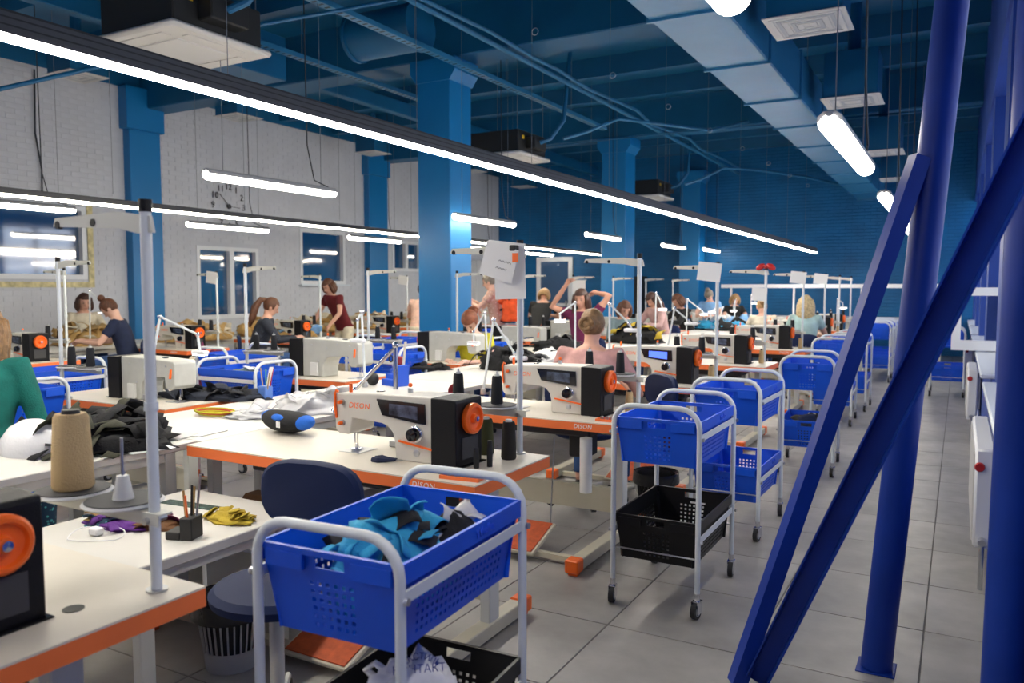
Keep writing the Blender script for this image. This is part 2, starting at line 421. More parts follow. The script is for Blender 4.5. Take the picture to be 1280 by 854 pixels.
mb = N('sill_white').box(XL-.01, XL+.1, 11.9, 13.35, 1.54, 1.58); struct(mb.build('trim_4', smooth=False))
# glazed white door in the back wall
d1 = D.objects.new('door_1', None); COL.objects.link(d1); d1['kind'] = 'structure'; d1.location = (-9.8, YB, 0)
m = N('frame_white')
for a, b, c, d in ((-.55, -.43, 0, 2.35), (.43, .55, 0, 2.35), (-.43, .43, 2.23, 2.35), (-.43, .43, 0, .35), (-.43, .43, 1.0, 1.08)): m.box(a, b, -.06, 0, c, d)
m.build('door_frame', d1, smooth=False); N('glass_mirror').box(-.43, .43, -.03, -.02, .35, 2.23).build('pane', d1, smooth=False); N('steel').box(.36, .4, -.1, -.06, 1.0, 1.15).build('door_handle', d1)
# pale partition panels beside the door
t = thing('partition', 'pale grey partition panels left of the glazed white door', 'partition', (-10.9, 17.2, 0))
for k in range(3): N('frame_white').box(-.6+k*.42, -.2+k*.42, -.03, .03, .1, 2.2, bev=.005).build('panel', t, smooth=False)
N('table_leg').box(-.62, .66, -.04, .04, 0, .1).build('rail', t, smooth=False)

# right wall: parapet, sill, window band, piers, header
mb = N('wall_blue').box(XR, XR+.22, YF, YB, 0, .84).box(XR+.5, XR+.75, YF, YB, 0, .84).box(XR, XR+.75, YF, YB, 3.35, ZC)
mb.box(XR, XR+.75, YF, 3.0, .84, 3.35)
wr = struct(mb.build('wall_right', smooth=False))
for i, y in enumerate((6.15, 9.15, 12.15, 15.15, 18.2)):
    N('wall_blue').box(XR+.02, XR+.74, y, y+.55, .84, 3.35).build('pier', wr, smooth=False)
mb = N('grille_white').box(XR-.012, XR, YF, YB, 0, .09); struct(mb.build('baseboard_right', smooth=False))
for i, (a, b) in enumerate(((3.0, 6.15), (6.7, 9.15), (9.7, 12.15), (12.7, 15.15), (15.7, 18.2))):
    t = D.objects.new('window_%d' % (5+i), None); COL.objects.link(t); t['kind'] = 'structure'; t.location = (XR+.62, a, .84)
    N('sill_white').box(-.69, 0, 0, b-a, .0, .035, bev=.008).build('window_sill', t, smooth=False)
    m = N('frame_white'); L = b-a
    m.box(-.03, .03, 0, .07, .035, 2.51).box(-.03, .03, L-.07, L, .035, 2.51).box(-.03, .03, .07, L-.07, .035, .11).box(-.03, .03, .07, L-.07, 2.44, 2.51).box(-.03, .03, .07, L-.07, 1.7, 1.76)
    for c in ([L/2] if L < 3 else [L/3, 2*L/3]): m.box(-.03, .03, c-.05, c+.05, .11, 2.44)
    m.build('window_frame', t, smooth=False)
    N('glass_clear').box(-.005, .005, .07, L-.07, .11, 2.44).build('pane', t, smooth=False)
# a sash standing open into the hall
t = thing('window_sash', 'white window sash standing open over the sill by the aisle', 'window', (.24, 9.05, .885))
m = N('frame_white').box(-.30, -.22, -.03, .03, 0, .62).box(.22, .30, -.03, .03, 0, .62).box(-.22, .22, -.03, .03, 0, .1).box(-.22, .22, -.03, .03, .54, .62); m.build('sash_frame', t, smooth=False)
N('glass_clear').box(-.22, .22, -.003, .003, .1, .54).build('pane', t, smooth=False)

# radiators
def radiator(label, y, L, h=.5):
    t = thing('radiator', label, 'radiator', (XR-.085, y, .20), group='white panel radiators')
    N('frame_white').box(-.04, .05, 0, L, 0, h, bev=.012).build('panel', t)
    m = N('grille_white')
    for k in range(int(L/.05)): m.box(-.047, -.04, .03+k*.05, .055+k*.05, .03, h-.03)
    m.build('fins', t, smooth=False)['kind'] = 'stuff'
    N('steel').box(.05, .075, .1, .14, .1, h-.1).build('bracket', t, smooth=False); N('steel').box(.05, .075, L-.14, L-.1, .1, h-.1).build('bracket', t, smooth=False)
    N('steel').tube([(0, -.03, .04), (0, -.03, -.2)], .012).tube([(0, -.05, .04), (0, .02, .04)], .018).build('valve', t)
    N('red').lathe([(.02, -.01), (.024, 0), (.02, .012)], (-.02, -.004, h-.09), 12, M=Matrix.Rotation(PI/2, 4, 'X')).build('valve_cap', t, loc=None)
radiator('long white panel radiator under the sill beside the blue pipes', 4.55, 1.2)
radiator('white panel radiator farther along under the window, end on', 9.0, .9)
radiator('farthest white radiator under the open window sash', 12.9, .9)

# ------------------------------------------------------------------ blue steel struts in the foreground
t = thing('steel_post', 'round blue steel post on a small floor plate, leaning slightly', 'post', (-.24, 3.37, 0))
N('truss_blue').tube([(0, 0, .006), (.31, 0, 4.36)], .0575, 28).build('pipe', t)
N('truss_blue').box(-.07, .07, -.07, .07, 0, .005, bev=.002).build('floor_plate', t)
t = thing('steel_post', 'round blue steel post at the right edge of the photo by the sill', 'post', (.150, 2.76, 0))
N('truss_blue').tube([(.0, 0, .006), (.05, 0, 4.36)], .060, 28).build('pipe', t)
N('truss_blue').box(-.065, .065, -.07, .07, 0, .005, bev=.002).build('floor_plate', t)
foot = at(921, 856, 3.02); foot.z = 0; top_ = at(1150, 196, 2.93)
t = thing('diagonal_brace', 'square blue steel brace running from the post top down to the floor', 'brace', foot)
N('truss_blue').bar((0, 0, .004), top_-foot, .058, .058).build('square_tube', t, smooth=False)
foot = at(943, 856, 3.0); foot.z = 0; q_ = at(1185, 380, 2.17)
t = thing('diagonal_brace', 'blue steel channel brace with a grooved open side, crossing in front of the post', 'brace', foot)
a, b = Vector((0, .0, .004)), (q_-foot)*1.345
d_ = (b-a).normalized(); side = d_.cross((EYE-q_).normalized()).normalized(); nrm = side.cross(d_)
L_ = (b-a).length
Mx = Matrix(((*side,), (*d_,), (*nrm,))).transposed().to_4x4(); Mx.translation = a
if Mx.to_3x3().determinant() < 0: nrm = -nrm; Mx = Matrix(((*side,), (*d_,), (*nrm,))).transposed().to_4x4(); Mx.translation = a
sg = 1 if nrm.dot(EYE-q_) > 0 else -1
N('truss_blue').prism([(-.042, -.03*sg), (.042, -.03*sg), (.042, .014*sg), (.036, .014*sg), (.030, -.024*sg), (-.030, -.024*sg), (-.036, .014*sg), (-.042, .014*sg)], 0, L_, M=Mx).build('channel', t, smooth=False)
t = thing('bracing_bay', 'dark blue flat steel uprights with a short tie high beside the windows', 'steel frame', (.30, 5.3, .876))
for k, y in enumerate((0, .78)):
    N('truss_blue').box(0, .05, y, y+.04, 0, 2.472, bev=.003).build('upright', t, smooth=False)
N('truss_blue').bar((.03, 0.04, 1.6), (.03, .78, 2.2), .03, .03).build('brace_bar', t, smooth=False)

# ------------------------------------------------------------------ ceiling services
t = thing('air_duct', 'wide light blue ventilation duct running down the hall under the ceiling', 'duct', (-1.82, 0, 0))
for k in range(14):
    y0 = -1.9+k*1.55
    N('duct_blue').box(-.28, .28, y0, y0+1.53, 3.5, 3.98, bev=.012).build('duct_section', t, smooth=False)
    N('duct_blue').box(-.3, .3, y0+1.525, y0+1.555, 3.48, 4.0, bev=.004).build('flange', t, smooth=False)
m = N('wire')
for k in range(7): m.tube([(-.29, k*3.1, 3.98), (-.29, k*3.1, ZC)], .004, 5).tube([(.29, k*3.1, 3.98), (.29, k*3.1, ZC)], .004, 5)
m.build('hanger_rods', t)['kind'] = 'stuff'
def vent(label, x, y, z, s=.3, box=True, group='white ceiling air diffusers'):
    t = thing('ceiling_vent', label, 'vent', (x, y, z), group=group)
    N('grille_white').box(-s, s, -s, s, 0, .012, bev=.003).build('face_plate', t, smooth=False)
    for k in range(5):
        q = s*.86-k*s*.16
        m = N('wheel_grey' if k % 2 else 'grille_white')
        m.box(-q, q, -q, -q+.03, -.006, .001).box(-q, q, q-.03, q, -.006, .001).box(-q, -q+.03, -q+.03, q-.03, -.006, .001).box(q-.03, q, -q+.03, q-.03, -.006, .001)
        m.build('louvre_ring', t, smooth=False)
    if box: N('blue_paint').box(-s*.9, s*.9, -s*.9, s*.9, .012, min(.5, 4.9-z), bev=.004).build('plenum_box', t, smooth=False)
    N('blue_paint').tube([(0, 0, min(.5, 4.9-z)-.01), (0, 0, ZC-z)], .07, 12).build('spigot', t)
for k, y in enumerate((6.7, 9.65, 13.5, 16.9)):
    vent('white square diffuser on a blue box right of the duct, %s from the camera' % ('nearest', 'second', 'third', 'farthest')[k], -1.1, y, 3.55)
for k, (x, y) in enumerate(((-9.95, 6.35), (-10.1, 9.1), (-10.4, 12.8), (-10.0, 15.9), (-10.3, 19.0))):
    vent('small white diffuser high by the white brick wall, %s from the left' % ('first', 'second', 'third', 'fourth', 'last')[k], x, y, 4.2, .27)
def cassette(label, x, y, z):
    t = thing('air_conditioner', label, 'air conditioner', (x, y, z), group='black ceiling cassette air conditioners')
    N('ac_white').box(-.47, .47, -.47, .47, -.05, 0, bev=.02).build('face_panel', t)
    N('grille_white').box(-.24, .24, -.24, .24, -.06, -.045, bev=.006).build('intake_grille', t)
    for k in range(4):
        M = Matrix.Rotation(k*PI/2, 4, 'Z'); mm = N('ac_white').box(-.26, .26, .31, .39, -.056, -.049, M=M); mm.build('flap', t, smooth=False)
    N('ac_black').box(-.41, .41, -.41, .41, .002, .30, bev=.012).build('casing', t, smooth=False)
    N('ac_black').box(.41, .56, -.2, .15, .06, .22, bev=.01).build('drain_box', t, smooth=False)
    N('label_yellow').box(.4105, .413, -.02, .08, .14, .24).box(.4105, .413, -.3, -.24, .18, .23).build('warning_label', t, smooth=False)
    N('blue_paint').tube([(.56, -.05, .15), (.7, .0, .2), (.85, .1, .45), (.9, .2, ZC-z-.2)], .03, 8).build('hose', t)
    m = N('wire')
    for sx in (-1, 1):
        for sy in (-1, 1): m.tube([(sx*.38, sy*.38, .3), (sx*.38, sy*.38, ZC-z)], .005, 5)
    m.build('hanger_rods', t)['kind'] = 'stuff'
cassette('black cassette air conditioner nearest the camera, with yellow labels and white face', -5.3, 4.25, 3.38)
cassette('black cassette air conditioner above the long light strip mid hall', -5.75, 10.1, 3.38)
cassette('farthest black cassette air conditioner, small, beside the second blue column', -5.75, 15.9, 3.38)
def tray(label, x, z, y0, y1, wd=.1):
    t = thing('cable_tray', label, 'cable tray', (x, y0, z)); L = y1-y0
    N('duct_blue').box(-wd/2, wd/2, 0, L, 0, .004).box(-wd/2, -wd/2+.004, 0, L, .004, .05).box(wd/2-.004, wd/2, 0, L, .004, .05).build('channel', t, smooth=False)
    m = N('dark_slot')
    for k in range(int(L/.09)): m.box(-wd*.3, wd*.3, k*.09+.02, k*.09+.05, -.001, .001)
    m.build('slots', t, smooth=False)['kind'] = 'stuff'
    m = N('wire')
    for k in range(int(L/2)+1): m.tube([(0, k*2+.2, .05), (0, k*2+.2, ZC-z)], .005, 5)
    m.build('hanger_rods', t)['kind'] = 'stuff'
tray('perforated blue cable tray left of the first blue column', -5.25, 4.12, 3, 12.5)
tray('perforated blue cable tray nearer the white brick wall', -6.9, 4.2, 3, 10.5)
def conduit(label, pts, r, mn='blue_paint', name='conduit'):
    return tag(N(mn).tube(pts, r, 8).build(name), label, 'pipe')
conduit('straight blue pipe running under the ceiling between the two cable trays and duct', [(-4.72, 4, 4.28), (-4.75, 12, 4.28), (-4.8, 19.8, 4.28)], .03, 'duct_blue')
pts = [(-4.55+.05*math.sin(i*1.7), 4+i*.9, 4.26+.03*math.sin(i*2.3)) for i in range(18)]
conduit('wavy flexible blue hose following the straight ceiling pipe', pts, .022, 'duct_blue', 'flexible_hose')
conduit('thin blue pipe crossing the upper left below the cable trays', [at(-30, 118, 6.0), at(130, 82, 6.6), at(330, 30, 7.0), at(495, 0, 7.6)], .018)
conduit('looping blue hose leaving the middle air conditioner', [(-4.95, 10.3, 3.6), (-4.7, 10.5, 3.7), (-4.4, 11.0, 3.95), (-4.0, 12, 4.0), (-3.6, 13.0, 4.05), (-3.2, 13.8, 4.3)], .025, 'duct_blue', 'flexible_hose')
conduit('looping blue hose leaving the far air conditioner', [(-4.95, 16, 3.6), (-4.7, 16.2, 3.7), (-4.3, 16.5, 3.95), (-3.8, 17.5, 4.0), (-3.0, 18.3, 3.9), (-2.4, 19.8, 3.85)], .03, 'duct_blue', 'flexible_hose')
conduit('thin blue cross pipe strung level below the beams', [(-9.5, 13.4, 4.1), (-4.5, 13.4, 4.15), (.2, 13.4, 4.1)], .014)
t = thing('round_duct', 'dark blue round duct drum above the first column', 'duct', (-5.9, 7.4, 4.4))
N('blue_paint').tube([(-.3, 0, 0), (.55, 0, 0)], .26, 20).build('drum', t); N('blue_paint').tube([(-.34, 0, 0), (-.3, 0, 0)], .28, 20).build('flange', t); N('blue_paint').tube([(.55, 0, 0), (.59, 0, 0)], .28, 20).build('flange', t)
t = thing('roof_box', 'dark blue square duct box hanging behind the first air conditioner', 'duct', (-7.4, 6.6, 3.95))
N('blue_paint').box(-.35, .35, -.5, .5, 0, .5, bev=.01).build('box_shell', t, smooth=False); N('wire').tube([(-.3, 0, .5), (-.3, 0, 1.05)], .006, 5).tube([(.3, 0, .5), (.3, 0, 1.05)], .006, 5).build('hanger_rods', t)
# wall cables
for lab, pts in (('thin dark cable hanging down the white brick wall at the far left', [(XL+.03, 6.75, 4.6), (XL+.04, 6.72, 3.7), (XL+.03, 6.8, 3.2), (XL+.05, 6.78, 2.75)]),):
    tag(N('cable_dark').tube(pts, .012, 6).build('cable'), lab, 'cable')

# ------------------------------------------------------------------ lights
def hang_wires(t, pts, top, r=.0022, loop=True, mn='wire'):
    for p in pts:
        p = Vector(p); wv = N(mn).tube([p, (p.x, p.y, top)], r, 4).build('suspension_wire', t)
        if loop:
            c = p+Vector((0, 0, (top-p.z)*.45)); N('steel').tube([c+Vector((.03*math.cos(a)+.03, 0, .03*math.sin(a))) for a in [i*PI/5 for i in range(11)]], .003, 4).build('wire_loop', wv)
def strip(label, a, b, tube, wd=.06, group=None):
    a, b = Vector(a), Vector(b); t = thing('strip_light', label, 'ceiling light', a); b = b-a; L = b.length
    zz = Vector((0, 0, 1)); hh = .084 if tube == 'strip_tube' else .04
    N('strip_grey' if tube == 'strip_tube' else 'black_housing').bar((0, 0, .012+hh/2), b+zz*(.012+hh/2), wd, hh).build('housing', t, smooth=False)
    for q in ((.045, .075) if hh > .06 else (.03,)): N('black_housing').bar((0, 0, q), b+zz*q, wd+.003, .007).build('groove', t, smooth=False)
    N('black_housing').bar((0, 0, hh+.018), b+zz*(hh+.018), wd*.8, .012).build('top_rail', t, smooth=False)
    N(tube).bar((0, .01, .002), b+zz*.002, wd*.8, .018).build('diffuser', t, smooth=False)
    n = max(2, int(L/1.5)); hang_wires(t, [b*((i+.3)/n)+zz*.11 for i in range(n)], ZC-a.z)
p0_, p1_ = at(-60, 30, 3.05), Vector((-2.72, 18.1, 2.245)); p0_ = p0_+(p1_-p0_)*((-2.2-p0_.y)/(p1_.y-p0_.y))
strip('long black strip light nearest the camera, running down the hall to the right', p0_, p1_, 'strip_tube', .075)
strip('long thin strip light with warm glow farther left, passing behind the columns', Vector((-6.58, -2.2, 2.25)), Vector((-7.2, 16.9, 2.25)), 'strip_tube_warm', .07)
def tube_lamp(L=1.5, warm=False, top=2.585):
    t = thing('tube_lamp', 'x', 'ceiling light')
    N('lamp_tube_warm' if warm else 'lamp_tube').tube([(0, -L/2-.012, 0), (0, -L/2, 0), (0, -L/2+.025, 0), (0, L/2-.025, 0), (0, L/2, 0), (0, L/2+.012, 0)], [.012, .032, .042, .042, .032, .012], 16).build('diffuser', t)
    m = N('grey_housing')
    a = [(-.044, .008), (-.042, .03), (-.02, .05), (.02, .05), (.042, .03), (.044, .008)]
    m.prism(a, -L/2+.005, L/2-.005); m.build('housing', t, smooth=False)
    for s in (-1, 1): N('grey_housing').tube([(0, s*(L/2+.006), .036), (0, s*(L/2-.02), .036)], [.012, .018], 10).build('end_cap', t)
    for s in (-1, 1): N('wire').tube([(0, s*L*.38, .05), (0, s*L*.38, top)], .003, 4).build('suspension_wire', t)
    N('cable_dark').tube([(0, L*.45, .05), (.03, L*.3, .09), (.02, L*.25, .4), (0, L*.25, top)], .006, 5).build('power_cable', t)
    return t
lp = tube_lamp(); lw = tube_lamp(warm=True); ln = tube_lamp(top=2.78)
MID = [(-5.25, 1.1, 2.4), (-5.25, 5.13, 2.4), (-5.38, 8.9, 2.37), (-5.5, 13.1, 2.4), (-5.45, 16.9, 2.4)]
names = ('behind the left frame edge', 'in front of the wall clock', 'glowing on the first blue column', 'third along, right of the first blue column', 'fourth along, right of the second blue column')
first = True
for i, p in enumerate(MID):
    o = lp if first else copy_tree(lp); first = False
    o.location = p; o['label'] = 'white hanging tube lamp ' + names[i]; o['group'] = 'hanging tube lamps, middle row'
o = copy_tree(lp); o.location = (-5.2, 19.0, 2.4); o.scale = (1, .85, 1); o['label'] = 'smallest white hanging tube lamp before the farthest column'
FAR = [(-9.0, 4.9, 2.4), (-9.5, 8.35, 2.4), (-9.5, 11.75, 2.4), (-9.5, 15.4, 2.4), (-9.7, 18.8, 2.4)]
names = ('over the left window', 'just below the wall clock', 'between the third window and pilaster', 'right of the first blue column', 'small, farthest along by the glazed door')
for i, p in enumerate(FAR):
    o = lw if i == 0 else copy_tree(lw); o.location = p; o['label'] = 'warm white tube lamp of the wall-side row, ' + names[i]; o['group'] = 'hanging tube lamps, wall side row'
NEAR = [(-.5, -1.6, 2.2), (-.52, 1.32, 2.22), (-.5, 4.35, 2.19), (-.53, 7.5, 2.2), (-.56, 10.6, 2.2), (-.56, 13.8, 2.2), (-.56, 17, 2.2)]
names = ('behind the camera', 'cut by the top of the photo', 'over the aisle, largest whole one', 'beyond, left of the square brace top', 'glimpsed small between brace and post', 'hidden mostly by the post', 'farthest')
for i, p in enumerate(NEAR):
    o = ln if i == 0 else copy_tree(ln); o.location = p; o.scale = (1.15, 1, 1.0); o['label'] = 'bright tube lamp over the aisle, ' + names[i]; o['group'] = 'hanging tube lamps over the aisle'
# clock
t = thing('wall_clock', 'large black numeral wall clock on the white brick wall', 'clock', (XL+.02, 10.17, 2.97))
cm = {k: text_mesh(str(k), .16, 'ink', .004) for k in range(1, 13)}
for k in range(1, 13):
    a = k*PI/6; put(cm[k], 'numeral', t, (0, .35*math.sin(a), .35*math.cos(a)), (PI/2, 0, PI/2))
Mr = Matrix.Rotation(PI/2, 4, 'Y')
N('ink').lathe([(.045, 0), (.045, .02)], (0, 0, 0), 16, M=Mr).build('hub', t)
N('ink').bar((.02, 0, 0), (.02, .24, -.01), .014, .008).build('hour_hand', t, smooth=False); N('ink').bar((.02, 0, 0), (.02, -.22, .21), .012, .006).build('minute_hand', t, smooth=False)

# ------------------------------------------------------------------ furniture and equipment builders
def onz(px, py, z=.75):       # the point of the level plane z seen at a photo pixel
    d = FW*FPX+RT*(px-640)-UP*(py-427); return EYE+d*((z-EYE.z)/d.z)
def bevel(o, w_=.005, seg=2):
    m = o.modifiers.new('bevel', 'BEVEL'); m.width = w_; m.segments = seg; m.limit_method = 'ANGLE'; m.angle_limit = .6; return o
def make_table(wd, cream='cream_top', dep=.63, pedal=True, text=True, edge='orange_edge'):
    t = thing('sewing_table', 'x', 'table')
    N(cream).box(-wd+.004, -.004, .004, dep-.004, .702, .7465).box(-wd, 0, 0, dep, .7465, .752).build('tabletop', t, smooth=False)
    for a in ((-wd, 0, 0, .004), (-wd, 0, dep-.004, dep), (-wd, -wd+.004, .004, dep-.004), (-.004, 0, .004, dep-.004)):
        e = N(edge).box(*a, .70, .7463).build('edge_band', t, smooth=False)
        if text and a[3] == .004: put(TXT_EDGE, 'brand_print', e, (-.24, -.0012, .724), (PI/2, 0, 0))
    for x in (-.14, -wd+.14):
        N('table_leg').box(x-.025, x+.025, .30, .38, .07, .70, bev=.004).build('leg', t, smooth=False)
        f = N('beige_metal').box(x-.035, x+.035, -.28, .58, .02, .08, bev=.004).build('foot_bar', t, smooth=False)
        for y0 in (-.36, .58): N('orange_plastic').box(x-.038, x+.038, y0, y0+.08, .015, .085, bev=.006).box(x-.025, x+.025, y0+.02, y0+.06, 0, .016).build('end_cap', f, smooth=False)
    N('beige_metal').box(-wd+.175, -.175, .33, .35, .16, .30).box(-wd+.175, -.175, .32, .36, .295, .31).build('cross_panel', t, smooth=False)
    N('disc_grey').box(-wd+.3, -.25, .12, .48, .64, .70, bev=.01).build('under_pan', t, smooth=False)
    N('ac_black').box(-.42, -.3, .2, .36, .50, .64, bev=.01).build('control_box', t, smooth=False)
    if pedal:
        N('beige_metal').box(-wd+.175, -.175, -.22, -.18, .02, .05).build('pedal_bar', t, smooth=False)
        M = Matrix.Translation((-.58, -.13, .10)) @ Matrix.Rotation(.32, 4, 'X')
        p = N('beige_metal').box(-.17, .17, -.15, .15, -.02, 0, bev=.004, M=M).build('pedal', t, smooth=False)
        N('orange_rubber').box(-.155, .155, -.14, .14, 0, .006, bev=.002, M=M).build('rubber_mat', p, smooth=False)
        N('steel').tube([(-.44, 0, .12), (-.44, .05, .64)], .004, 6).build('linkage_rod', t)
    return t
def make_machine(cream='machine_cream', disp='lcd_dark', plain=False):
    t = thing('sewing_machine', 'x', 'sewing machine')
    prof = [(0, .11), (0, .258), (.014, .272), (.25, .284), (.54, .287), (.54, 0), (.34, 0), (.336, .08), (.325, .118), (.30, .143), (.265, .155), (.10, .165), (.088, .10), (.07, .088), (.02, .088)]
    bevel(N(cream).prism(prof, .02, .19).build('body', t, smooth=False), .007)
    bevel(N('machine_black').prism([(.541, 0), (.541, .287), (.60, .287), (.664, .283), (.668, .27), (.668, .004), (.66, 0)], 0, .205).build('motor_cover', t, smooth=False), .005)
    N('black_gloss').prism([(.60, -.003), (.60, .004), (.69, .004), (.69, -.003)], -.005, .21).build('base_pad', t, smooth=False)
    Mx = Matrix.Rotation(PI/2, 4, 'Y')
    wh = N('orange_plastic').lathe([(.030, .0), (.062, .0), (.066, .006), (.066, .026), (.058, .034), (.050, .034), (.046, .022), (.022, .018), (.018, .034), (.0, .034)], (.669, .105, .198), 28, M=Mx).build('hand_wheel', t)
    N('chrome').lathe([(.012, .033), (.012, .042), (.0, .043)], (.669, .105, .198), 14, M=Mx).build('hub', wh)
    m = N('red'); 
    N('disc_grey').prism([(.668, .03), (.668, .12), (.672, .12), (.672, .03)], .045, .165).build('motor_panel', t, smooth=False)
    if not plain:
        sp = N('black_gloss').prism([(.245, .262), (.50, .256), (.505, .17), (.455, .172), (.275, .193)], .012, .02).build('display_panel', t, smooth=False)
        N(disp).prism([(.315, .247), (.465, .243), (.465, .186), (.315, .199)], .0105, .0119).build('screen', sp, smooth=False)
        My = Matrix.Rotation(PI/2, 4, 'X')
        kn = N('chrome').lathe([(.036, 0), (.036, .012), (.03, .016)], (.455, .02, .125), 22, M=My).build('dial_ring', t)
        N('black_gloss').lathe([(.028, .014), (.03, .03), (.026, .045), (.0, .047)], (.455, .02, .125), 22, M=My).build('knob', kn)
        N('orange_plastic').bar((.365, .012, .088), (.55, .004, .066), .008, .008).build('reverse_lever', t, smooth=False)
        N('steel').lathe([(.016, 0), (.016, .004), (.011, .006), (0, .006)], (.455, .02, .042), 16, M=My).build('plug', t)
        put(TXT_BRAND, 'brand_print', t, (.14, .0195, .222), (PI/2, 0, 0))
        N('orange_plastic').tube([(.012, .016, .16), (.008, .012, .20), (.008, .012, .27), (.014, .014, .285), (.024, .016, .28)], .006, 8).build('thread_guard', t)
        for z in (.235, .14):
            k2 = N('steel').lathe([(.014, 0), (.014, .010)], (.045, .02, z), 12, M=My).build('tension_disc', t); N('orange_plastic').lathe([(.009, .010), (.007, .03), (0, .03)], (.045, .02, z), 10, M=My).build('tension_knob', k2)
        N('orange_plastic').tube([(.06, .06, .275), (.06, .06, .315)], .008, 10).build('thread_post', t)
    else:
        My = Matrix.Rotation(-PI/2, 4, 'X')
        for x, z in ((.08, .24), (.2, .25), (.3, .22), (.38, .12), (.45, .24), (.45, .08)): N('steel').lathe([(.007, 0), (.006, .003), (0, .003)], (x, .19, z), 8, M=My).build('screw', t)
        N('tin_white').box(.38, .45, .191, .215, .01, .11, bev=.004).build('oil_box', t, smooth=False)
        N('lamp_small').box(.10, .13, .05, .12, .145, .152).build('work_light', t, smooth=False)
        N('orange_plastic').tube([(.03, .19, .22), (.03, .2, .16)], .008, 8).build('thread_guard', t)
    N('chrome').tube([(.045, .10, .09), (.045, .10, .035)], .005, 8).tube([(.062, .10, .09), (.062, .10, .02)], .0035, 8).build('needle_bar', t)['kind'] = 'stuff'
    N('chrome').box(.032, .075, .085, .125, .004, .009).box(.05, .06, .095, .11, .009, .03).build('presser_foot', t, smooth=False)
    N('steel').box(.0, .12, .04, .17, 0.0, .0025).build('needle_plate', t, smooth=False)
    N('steel').tube([(.35, .12, .28), (.35, .12, .305)], .012, 10).build('spool_pin', t); N('orange_plastic').ball((.35, .12, .318), .01, 8, 6).build('pin_cap', t)
    N('black_gloss').lathe([(.02, 0), (.02, .006)], (.2, .1, .28), 12).build('oil_cap', t)
    return t
def make_stand(paper=False, h=.93):
    t = thing('thread_stand', 'x', 'thread stand')
    N('powder_white').tube([(0, 0, 0), (0, 0, h)], .0135, 14).build('pole', t)
    N('steel').tube([(0, 0, 0), (0, 0, .006)], .026, 16).build('foot_ring', t)
    N('powder_white').tube([(0, 0, .45), (0, 0, .47)], .017, 14).build('collar', t)
    N('machine_black').tube([(0, 0, h), (0, 0, h+.03)], .016, 12).build('top_cap', t)
    a = N('stand_cream').prism([(.03, h-.05), (.02, h-.01), (-.1, h+.005), (-.36, h-.0), (-.37, h-.022), (-.1, h-.035), (-.03, h-.05)], -.004, .004).build('guide_arm', t, smooth=False)
    for x in (-.2, -.35): N('machine_black').tube([(x, -.006, h-.018), (x, .006, h-.018)], .010, 12).build('thread_eye', a)
    N('stand_cream').box(-.42, .04, -.02, .02, .195, .2).box(-.42, .04, -.02, -.017, .17, .195).build('tray_bracket', t, smooth=False)
    N('steel').tube([(.0, -.03, .18), (0, .03, .18)], .009, 8).build('clamp_bolt', t)
    for x in (-.12, -.33):
        dk = N('rim_white').lathe([(.092, .203), (.098, .208), (.092, .213)], (x, 0, 0), 26).build('cone_disc', t)
        N('disc_grey').lathe([(.0, .2135), (.09, .2135), (.09, .216), (0, .216)], (x, 0, 0), 26, cap=False).build('disc_pad', dk)
        N('tin_white').lathe([(.026, .216), (.014, .275), (.0, .275)], (x, 0, 0), 12).build('cone_holder', dk); N('steel').tube([(x, 0, .27), (x, 0, .37)], .004, 6).build('spindle', dk)
    if paper:
        N('paper').box(-.14, .05, -.03, -.0285, h-.16, h-.01, M=Matrix.Rotation(.12, 4, 'Y') @ Matrix.Translation((-.12, 0, .02))).build('note_sheet', t, smooth=False)
    return t
def make_cone(mn, r=.028, h=.13, name='thread_cone'):
    t = thing(name, 'x', 'thread cone')
    N(mn).lathe([(r*.9, 0), (r, .008), (r*.93, h*.5), (r*.82, h-.01), (r*.72, h)], (0, 0, 0), 20).build('thread', t)
    N('tin_white' if mn != 'thread_tan' else 'ac_black').lathe([(r*.45, h-.001), (r*.42, h+.01), (r*.2, h+.01)], (0, 0, 0), 14).build('tube_end', t)
    return t
def make_trolley():
    t = thing('trolley', 'x', 'trolley'); W, L, H = .205, .31, .965
    for s in (-1, 1):
        y = s*L; pts = [(-W, y, .11), (-W, y, H-.10)]
        for k in range(1, 6): a = k*PI/10; pts.append((-W+.09*(1-math.cos(a)), y, H-.10+.0875*math.sin(a)))
        p2 = [(-x, yy, z) for x, yy, z in pts[::-1]]; N('powder_white').tube(pts+p2, .0125, 12).build('hoop', t)
        for z in (.27, ): N('steel').tube([(-W, y, z), (W, y, z)], .004, 8).build('cross_rod', t)
    for sx in (-1, 1):
        for z in (.35, .82):
            N('powder_white').box(sx*W-.003, sx*W+.003, -L, L, z-.014, z+.014).build('side_rail', t, smooth=False)
        for sy in (-1, 1):
            for z in (.35, .82): N('steel').tube([(sx*(W+.013), sy*L, z), (sx*(W+.022), sy*L, z)], .009, 8).build('bolt', t)
            ang = random.uniform(-.6, .6); M = Matrix.Translation((sx*W, sy*L, 0)) @ Matrix.Rotation(ang, 4, 'Z')
            c = N('chrome').box(-.017, .017, -.02, .025, .078, .082, M=M).box(-.017, -.014, -.03, .02, .025, .08, M=M).box(.014, .017, -.03, .02, .025, .08, M=M).build('caster_fork', t, smooth=False)
            N('chrome').tube([(sx*W, sy*L, .08), (sx*W, sy*L, .115)], .013, 10).build('caster_stem', c)
            N('rubber').tube([M @ Vector((-.012, -.012, .038)), M @ Vector((.012, -.012, .038))], .0375, 20).build('caster_wheel', c)
            N('wheel_grey').tube([M @ Vector((-.0135, -.012, .038)), M @ Vector((.0135, -.012, .038))], .024, 14).build('wheel_hub', c)
    return t
